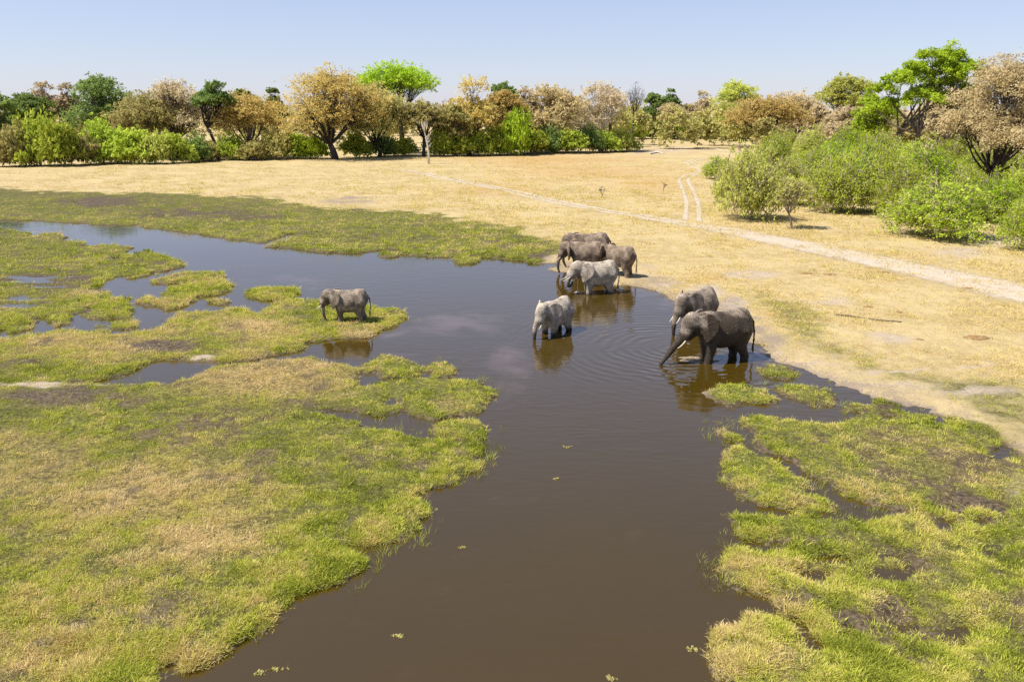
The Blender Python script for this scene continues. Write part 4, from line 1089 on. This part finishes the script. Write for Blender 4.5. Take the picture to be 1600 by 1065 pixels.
    for _ in range(3): tpp[1:-1] = (tpp[:-2] + 2 * tpp[1:-1] + tpp[2:]) / 4
    tr = .255 - .175 * (u_ / s_[-1]) ** .75
    def trunkf(X):
        T_ = None
        for a, b, ra, rb in zip(tpp, tpp[1:], tr, tr[1:]):
            c = cone(X, a, b, ra, rb)
            T_ = c if T_ is None else np.minimum(T_, c)
        return T_
    blend(trunkf, tpp.min(0) - .27, tpp.max(0) + .27, .10)
    for s, fl in ((1, ear[0]), (-1, ear[1])):
        f = R(fl)
        eu = np.array((-math.cos(f), s * math.sin(f), -.12)); eu /= np.linalg.norm(eu)
        ev = np.array((-.14, -s * .16, 1.0)); ev -= eu * (ev @ eu); ev /= np.linalg.norm(ev)
        ew = np.cross(eu, ev)
        sg = 1 if (ew[1] * s) > 0 else -1
        base = np.array((.30, s * .37, -.04))
        def earf(X):
            L = ((X - piv) @ M - base) / earsc
            lu, lv, lw = L @ eu, L @ ev, L @ ew
            lw = lw * sg + .16 * np.clip(lu, 0, 2) ** 2 - .05 * np.sin(np.clip(lu, 0, 1) * 8 + lv * 2) * np.clip(lu, 0, 1)
            out = np.full(len(X), .3)
            m = np.abs(lw) < .22
            d2 = -poly_sd(np.stack([lu[m], lv[m]], 1), EAR)
            th = .050 - .010 * np.clip(lu[m], 0, 1)
            aa, bb = d2 + .04, np.abs(lw[m]) - th + .03
            out[m] = (np.hypot(np.maximum(aa, 0), np.maximum(bb, 0)) - .04 + np.minimum(np.maximum(aa, bb), 0)) * earsc
            return out
        cs_ = np.array([hp(base + (eu * u2 + ev * v2) * earsc) for u2 in (-.1, 1.1) for v2 in (-1, .75)])
        blend(earf, cs_.min(0) - .22, cs_.max(0) + .22, .06)
    tl = np.array([(-1.50, 0, 2.45), (-1.72, tail * .2, 2.15), (-1.80, tail * .5, 1.65), (-1.78, tail * .8, 1.2), (-1.74, tail, .95)])
    for a, b, ra, rb in zip(tl, tl[1:], (.10, .065, .05, .045), (.065, .05, .045, .04)):
        bcone(a, b, ra, rb, .06)
    V, Q = surface_nets(D, org_, hs)
    me = mesh_from('body', V, [Q], True)
    n = fbm(V[:, 0] * 2.2 + V[:, 1] * 1.3, V[:, 2] * 2.2 + V[:, 1], 51, 3) - .5
    wl = wet_to
    wet = sstep(.18, -.18, V[:, 2] - wl + n * .35) if wet_to > 0 else np.zeros(len(V))
    fbz = V[:, 2] + n * 1.2
    wet = np.maximum(wet, wet_all * sstep(3.0, 2.5, fbz + np.where(V[:, 0] > 1.2, .75, 0)))
    td = np.min(np.linalg.norm(V[:, None] - tpp[None, 8:], axis=2), axis=1)
    wet = np.maximum(wet, sstep(.5, .15, td) * (.9 if wet_to > 0 else 0))
    attr(me, 'wet', wet)
    attr(me, 'dust', np.clip(dust + n * 1.5 + .25 * sstep(1.6, 2.8, V[:, 2]), 0, 1))
    o = empty('elephant', (x, y, zfoot), heading, size)
    link('body', me, SKIN[tone], o)
    if tusk:
        for s in (1, -1):
            mb = MB()
            p = np.array([hp((.94, s * .21, -.42)), hp((1.10, s * .27, -.66)), hp((1.26, s * .30, -.84)), hp((1.46, s * .29, -.93)), hp((1.66, s * .25, -.93))])
            p = p[0] + (p - p[0]) * tusk
            mb.tube(bez(p[0], p[2] + (p[2] - p[3]) * .1 + (p[1] - p[2]) * .2, p[4], 9), np.linspace(.062, .018, 9) * (.7 + .3 * tusk), 8)
            link('tusk', mb.mesh('tusk', True), IVORY, o)
    for s in (1, -1):
        mb = MB(); c = hp((.80, s * .335, .04))
        mb.tube([c + M @ np.array((0, -s * .03, 0)), c, c + M @ np.array((0, s * .02, 0))], [.03, .04, .015], 7)
        link('eye', mb.mesh('eye', True), EYE, o)
    mb = MB(); rg_ = np.random.default_rng(1)
    for k in range(16):
        e = tl[-1] + rg_.normal(0, .05, 3) * (1, 1, .3) + np.array((0, 0, -.38))
        mb.tube([tl[-1] + rg_.normal(0, .02, 3) + np.array((0, 0, .1)), (tl[-1] + e) / 2, e], [.016, .014, .004], 4)
    link('tail_tuft', mb.mesh('tail_tuft'), EYE, o)
    return tag(o, label, 'elephant', 'elephants at the river')
def skin(name, dry, dusty):
    t = NT(name)
    oc = t.obj()
    n1, n2 = t.noise(oc, 3.0, 5, 0.65), t.noise(oc, 14.0, 4, 0.7)
    vo = t.node('ShaderNodeTexVoronoi', feature='DISTANCE_TO_EDGE'); vo.inputs['Scale'].default_value = 8
    mp = t.node('ShaderNodeMapping'); mp.inputs['Scale'].default_value = (1.0, 1.0, 1.9)
    t.l.new(oc, mp.inputs[0]); t.l.new(mp.outputs[0], vo.inputs['Vector'])
    crease = t.ramp(vo.outputs['Distance'], 0.0, 0.12)
    c = t.mix(t.math('MULTIPLY', t.attr('dust'), t.math('MULTIPLY_ADD', t.ramp(n1, .3, .7), .9, .35), clamp=True), dry, dusty)
    c = t.mix(t.math('MULTIPLY', t.math('SUBTRACT', 1.0, crease), .55), c, tuple(v * .5 for v in dry))
    w = t.attr('wet')
    c = t.mix(w, c, t.mix(n1, (0.030, 0.021, 0.013), (0.080, 0.057, 0.037)))
    n3 = t.noise(mp.outputs[0], 4.5, 3, .6)
    hgt = t.math('ADD', t.math('ADD', t.math('MULTIPLY', crease, .4), t.math('MULTIPLY', n2, .5)), t.math('MULTIPLY', n3, 1.1))
    return t.out(t.bsdf(c, t.math('MULTIPLY_ADD', w, -.48, .9), t.bump(hgt, .8, .055), .22).outputs[0])
SKIN = [skin('grey_elephant_skin', (0.21, 0.17, 0.125), (0.60, 0.51, 0.40)), skin('brown_elephant_skin', (0.11, 0.078, 0.054), (0.42, 0.32, 0.23)), skin('dark_elephant_skin', (0.11, 0.085, 0.062), (0.45, 0.365, 0.28))]
t = NT('ivory'); IVORY = t.out(t.bsdf(t.mix(t.noise(t.obj(), 5.0), (0.50, 0.42, 0.30), (0.66, 0.58, 0.45)), .45).outputs[0])
t = NT('dark_hair'); EYE = t.out(t.bsdf(t.mix(t.noise(t.obj(), 9.0), (0.012, 0.010, 0.009), (0.03, 0.025, 0.02)), .4).outputs[0])
elephant('young elephant walking alone on the grassy spit at left', 547, 506, R(182), .78, .08, head=.10, ear=(32, 30), legs=(-.05, .22, .12, -.15), tail=.15, dust=.55, tusk=.9, tone=2)
elephant('pale dusty elephant standing alone knee deep in mid river', 868, 519, R(232), .90, -.42, head=.16, turn=.10, ear=(52, 38), legs=(.05, .0, -.1, .1), wet_to=.75, dust=.85, tusk=.8,
         trunk=[(2.36, -.05, 1.35), (2.42, -.05, .9), (2.45, -.05, .4), (2.45, -.05, .1)])
elephant('pale elephant drinking in the water with its trunk curled into its mouth', 933, 457, R(196), .99, -.40, head=-.08, ear=(34, 30), legs=(.2, -.1, .1, -.1), wet_to=.55, dust=.75, tusk=1.0,
         trunk=[(2.42, 0, 1.45), (2.46, .02, 1.10), (2.28, .03, .95), (2.12, .03, 1.10), (2.08, .02, 1.35)])
elephant('brown elephant on the bank with its dark ear spread, front one of the cluster', 914, 429, R(170), .98, .03, head=.22, ear=(84, 45), legs=(.12, -.12, .05, -.1), dust=.45, tone=1, tusk=.8,
         trunk=[(2.35, 0, 1.2), (2.40, 0, .7), (2.34, 0, .3), (2.24, 0, .1)])
elephant('largest elephant at the back of the cluster, mostly hidden behind another', 920, 420, R(186), 1.08, .08, head=.10, ear=(38, 32), legs=(0, .15, -.1, .1), dust=.5, tone=1, tusk=.7)
elephant('brown elephant on the shore seen from behind with both ears spread', 966, 434, R(140), .93, .06, head=.10, ear=(78, 78), legs=(.1, -.1, -.12, .14), dust=.4, tone=1, tail=-.15, tusk=.5)
elephant('grey elephant facing the camera behind the big wet bull', 1088, 513, R(222), 1.0, -.30, head=.22, ear=(34, 34), legs=(0, .1, -.1, .1), wet_to=.6, dust=.5, tone=2, tusk=.9,
         trunk=[(2.38, 0, 1.2), (2.44, 0, .7), (2.42, 0, .3), (2.40, 0, .15)])
elephant('big dark wet bull elephant reaching its long trunk into the water', 1125, 561, R(196), 1.10, -.30, head=.20, ear=(36, 30), earsc=.95, legs=(.25, -.1, -.15, .1), wet_to=.9, wet_all=1.0, dust=.35, tone=2, tusk=.92, tail=.2,
         trunk=[(2.68, 0, 1.15), (2.98, 0, .72), (3.30, 0, .34), (3.42, 0, .22)])

# ------------------------------------------------------------------ small things
def lump(name, px, py, rx, rz, mat, label, cat, seed, group=None, stretch=1.0):
    rg = np.random.default_rng(seed)
    x, y, _ = G(px, py); z = max(height_at(x, y), -.01)
    n, m = 14, 7
    th, ph = np.meshgrid(np.arange(n) / n * 2 * math.pi, np.linspace(0, 1, m), indexing='ij')
    rr = np.cos(ph * math.pi / 2) * (1 + .35 * (rg.random((n, 1)) - .5) + .35 * (rg.random((n, m)) - .5))
    v = np.stack([np.cos(th) * rr * rx * stretch, np.sin(th) * rr * rx, np.sin(ph * math.pi / 2) * rz * (.7 + .6 * rg.random((n, m))) - .03], -1).reshape(-1, 3)
    i, j = np.meshgrid(np.arange(n), np.arange(m - 1), indexing='ij')
    i2 = (i + 1) % n
    q = np.stack([i * m + j, i2 * m + j, i2 * m + j + 1, i * m + j + 1], -1).reshape(-1, 4)
    return tag(link(name, mesh_from(name, v, [q], True), mat, loc=(x, y, z)), label, cat, group)
DUNG = bark_mat('dry_dung', (0.17, 0.10, 0.04), (0.36, 0.23, 0.11), 8)
GD = 'dung piles on the dry bank'
for i, (px, py, r, lb) in enumerate([(1259, 432, .55, 'flat brown dung pile left of the dark green tuft beyond the bank'), (1296, 434, .6, 'brown dung pile beside the upper dark green tuft'), (1381, 431, .5, 'small brown dung pile nearest the track middle'),
        (1356, 485, .3, 'pair-like small dung pile above the fallen stick'), (1403, 494, .3, 'small dark dung pile right of the fallen stick'), (1436, 536, .28, 'small dark dung pile on the pale bare patch'), (1511, 456, .5, 'reddish dung pile beside the track at right'), (1525, 535, .8, 'wide reddish dung pile low on the right bank')]):
    lump('dung_pile', px, py, r * .7, .10, DUNG, lb, 'dung', i + 1, GD, 1.4)
def log(name, pts, rad, mat, label, cat):
    g0 = G(*pts[0]); mb = MB()
    p = np.array([G(*q) for q in pts]); p[:, 2] = [height_at(a, b) + r for (a, b, _), r in zip(p, rad)]
    mb.tube(p - g0, rad, 7)
    return tag(link(name, mb.mesh(name, True), mat, loc=tuple(g0)), label, cat)
log('fallen_stick', [(1306, 498), (1325, 500), (1345, 503), (1370, 507), (1408, 510)], [.05, .06, .05, .05, .03], BARK, 'long thin fallen stick lying on the dry bank', 'stick')
log('fallen_log', [(1016, 243), (1026, 241), (1037, 243)], [.25, .3, .2], PALEBARK, 'bleached fallen log lying on the far plain', 'log')
log('fallen_branch', [(1540, 331), (1552, 328), (1566, 325), (1578, 318)], [.14, .12, .09, .05], PALEBARK, 'bare pale fallen branch at the foot of the big tan tree', 'branch')
# floating weed scraps
def weed(px, py, s, label, seed):
    rg = np.random.default_rng(seed)
    x, y, _ = G(px, py)
    c = np.column_stack([rg.normal(0, s, 12), rg.normal(0, s * .6, 12), np.full(12, .012)])
    v, q, ti = leaves(rg, c, .03, 3, .09, .15)
    v[:, 2] = np.clip(v[:, 2], .006, .04)
    me = mesh_from('floating_weed', v, [q]); attr(me, 'tint', ti)
    tag(link('floating_weed', me, LEAF['olive'], loc=(x, y, 0)), label, 'weed', 'weed scraps floating on the river')
for i, a in enumerate([(623, 993, .06, 'largest floating weed scrap in the brown water off the left bank'), (433, 1045, .07, 'floating weed scrap near the bottom edge beside the left bank'), (405, 1051, .05, 'tiny floating weed scrap nearest the bottom left bank'), (886, 698, .09, 'pale floating weed scrap in mid channel below the lone elephant'),
                       (722, 855, .04, 'dark floating weed speck off the left bank'), (955, 1058, .08, 'floating weed scrap at the bottom edge in mid channel'), (1083, 1014, .06, 'floating weed scrap beside the lower right bank'), (870, 748, .04, 'lone floating weed speck in the middle of the channel')]):
    weed(*a, i + 2)
# churned water under the bull, and the drip from the drinking elephant
t = NT('muddy_foam')
FOAM = t.out(t.bsdf(t.mix(t.noise(t.pos(), 6.0, 4), (0.11, 0.075, 0.042), (0.42, 0.34, 0.25)), .35, t.bump(t.noise(t.pos(), 9.0, 4), .8, .08)).outputs[0])
def splash():
    rg = np.random.default_rng(9)
    x, y, _ = G(1102, 561)
    n = 46
    gx, gy = np.meshgrid(np.linspace(-1.9, 1.5, n), np.linspace(-.9, .9, n), indexing='ij')
    w = np.clip(1 - (gx / 1.7) ** 2 - (gy / .8) ** 2, 0, 1)
    h_ = (fbm(gx * 2.2 + 3, gy * 3.2 + 5, 61, 4) - .5) * .42 * np.sqrt(w) + .03 * w - .035
    i, j = np.meshgrid(np.arange(n - 1), np.arange(n - 1), indexing='ij')
    q = np.stack([i * n + j, (i + 1) * n + j, (i + 1) * n + j + 1, i * n + j + 1], -1).reshape(-1, 4)
    me = mesh_from('water_splash', np.stack([gx, gy, h_], -1).reshape(-1, 3), [q], True)
    tag(link('water_splash', me, FOAM, loc=(x, y, 0)), 'churned muddy froth around the forefeet of the wet bull', 'splash')
splash()
t = NT('falling_water')
p_ = t.bsdf((0.75, 0.75, 0.75), .1, None, .5, 1.33)
DRIP = t.out(p_.outputs[0])
dx, dy, _ = G(902, 458)
mb = MB(); mb.tube([(0, 0, 0), (.01, 0, .5), (.02, 0, 1.0), (.05, 0, 1.15)], [.03, .018, .02, .03], 6)
for k in range(7):
    a = k * .9; mb.tube([(0, 0, 0), (math.cos(a) * .15, math.sin(a) * .15, .10), (math.cos(a) * .26, math.sin(a) * .26, .02)], [.03, .02, .008], 4)
tag(link('water_drip', mb.mesh('water_drip', True), DRIP, loc=(dx, dy, 0)), 'thin stream of water falling from the drinking elephant to the river', 'water stream')
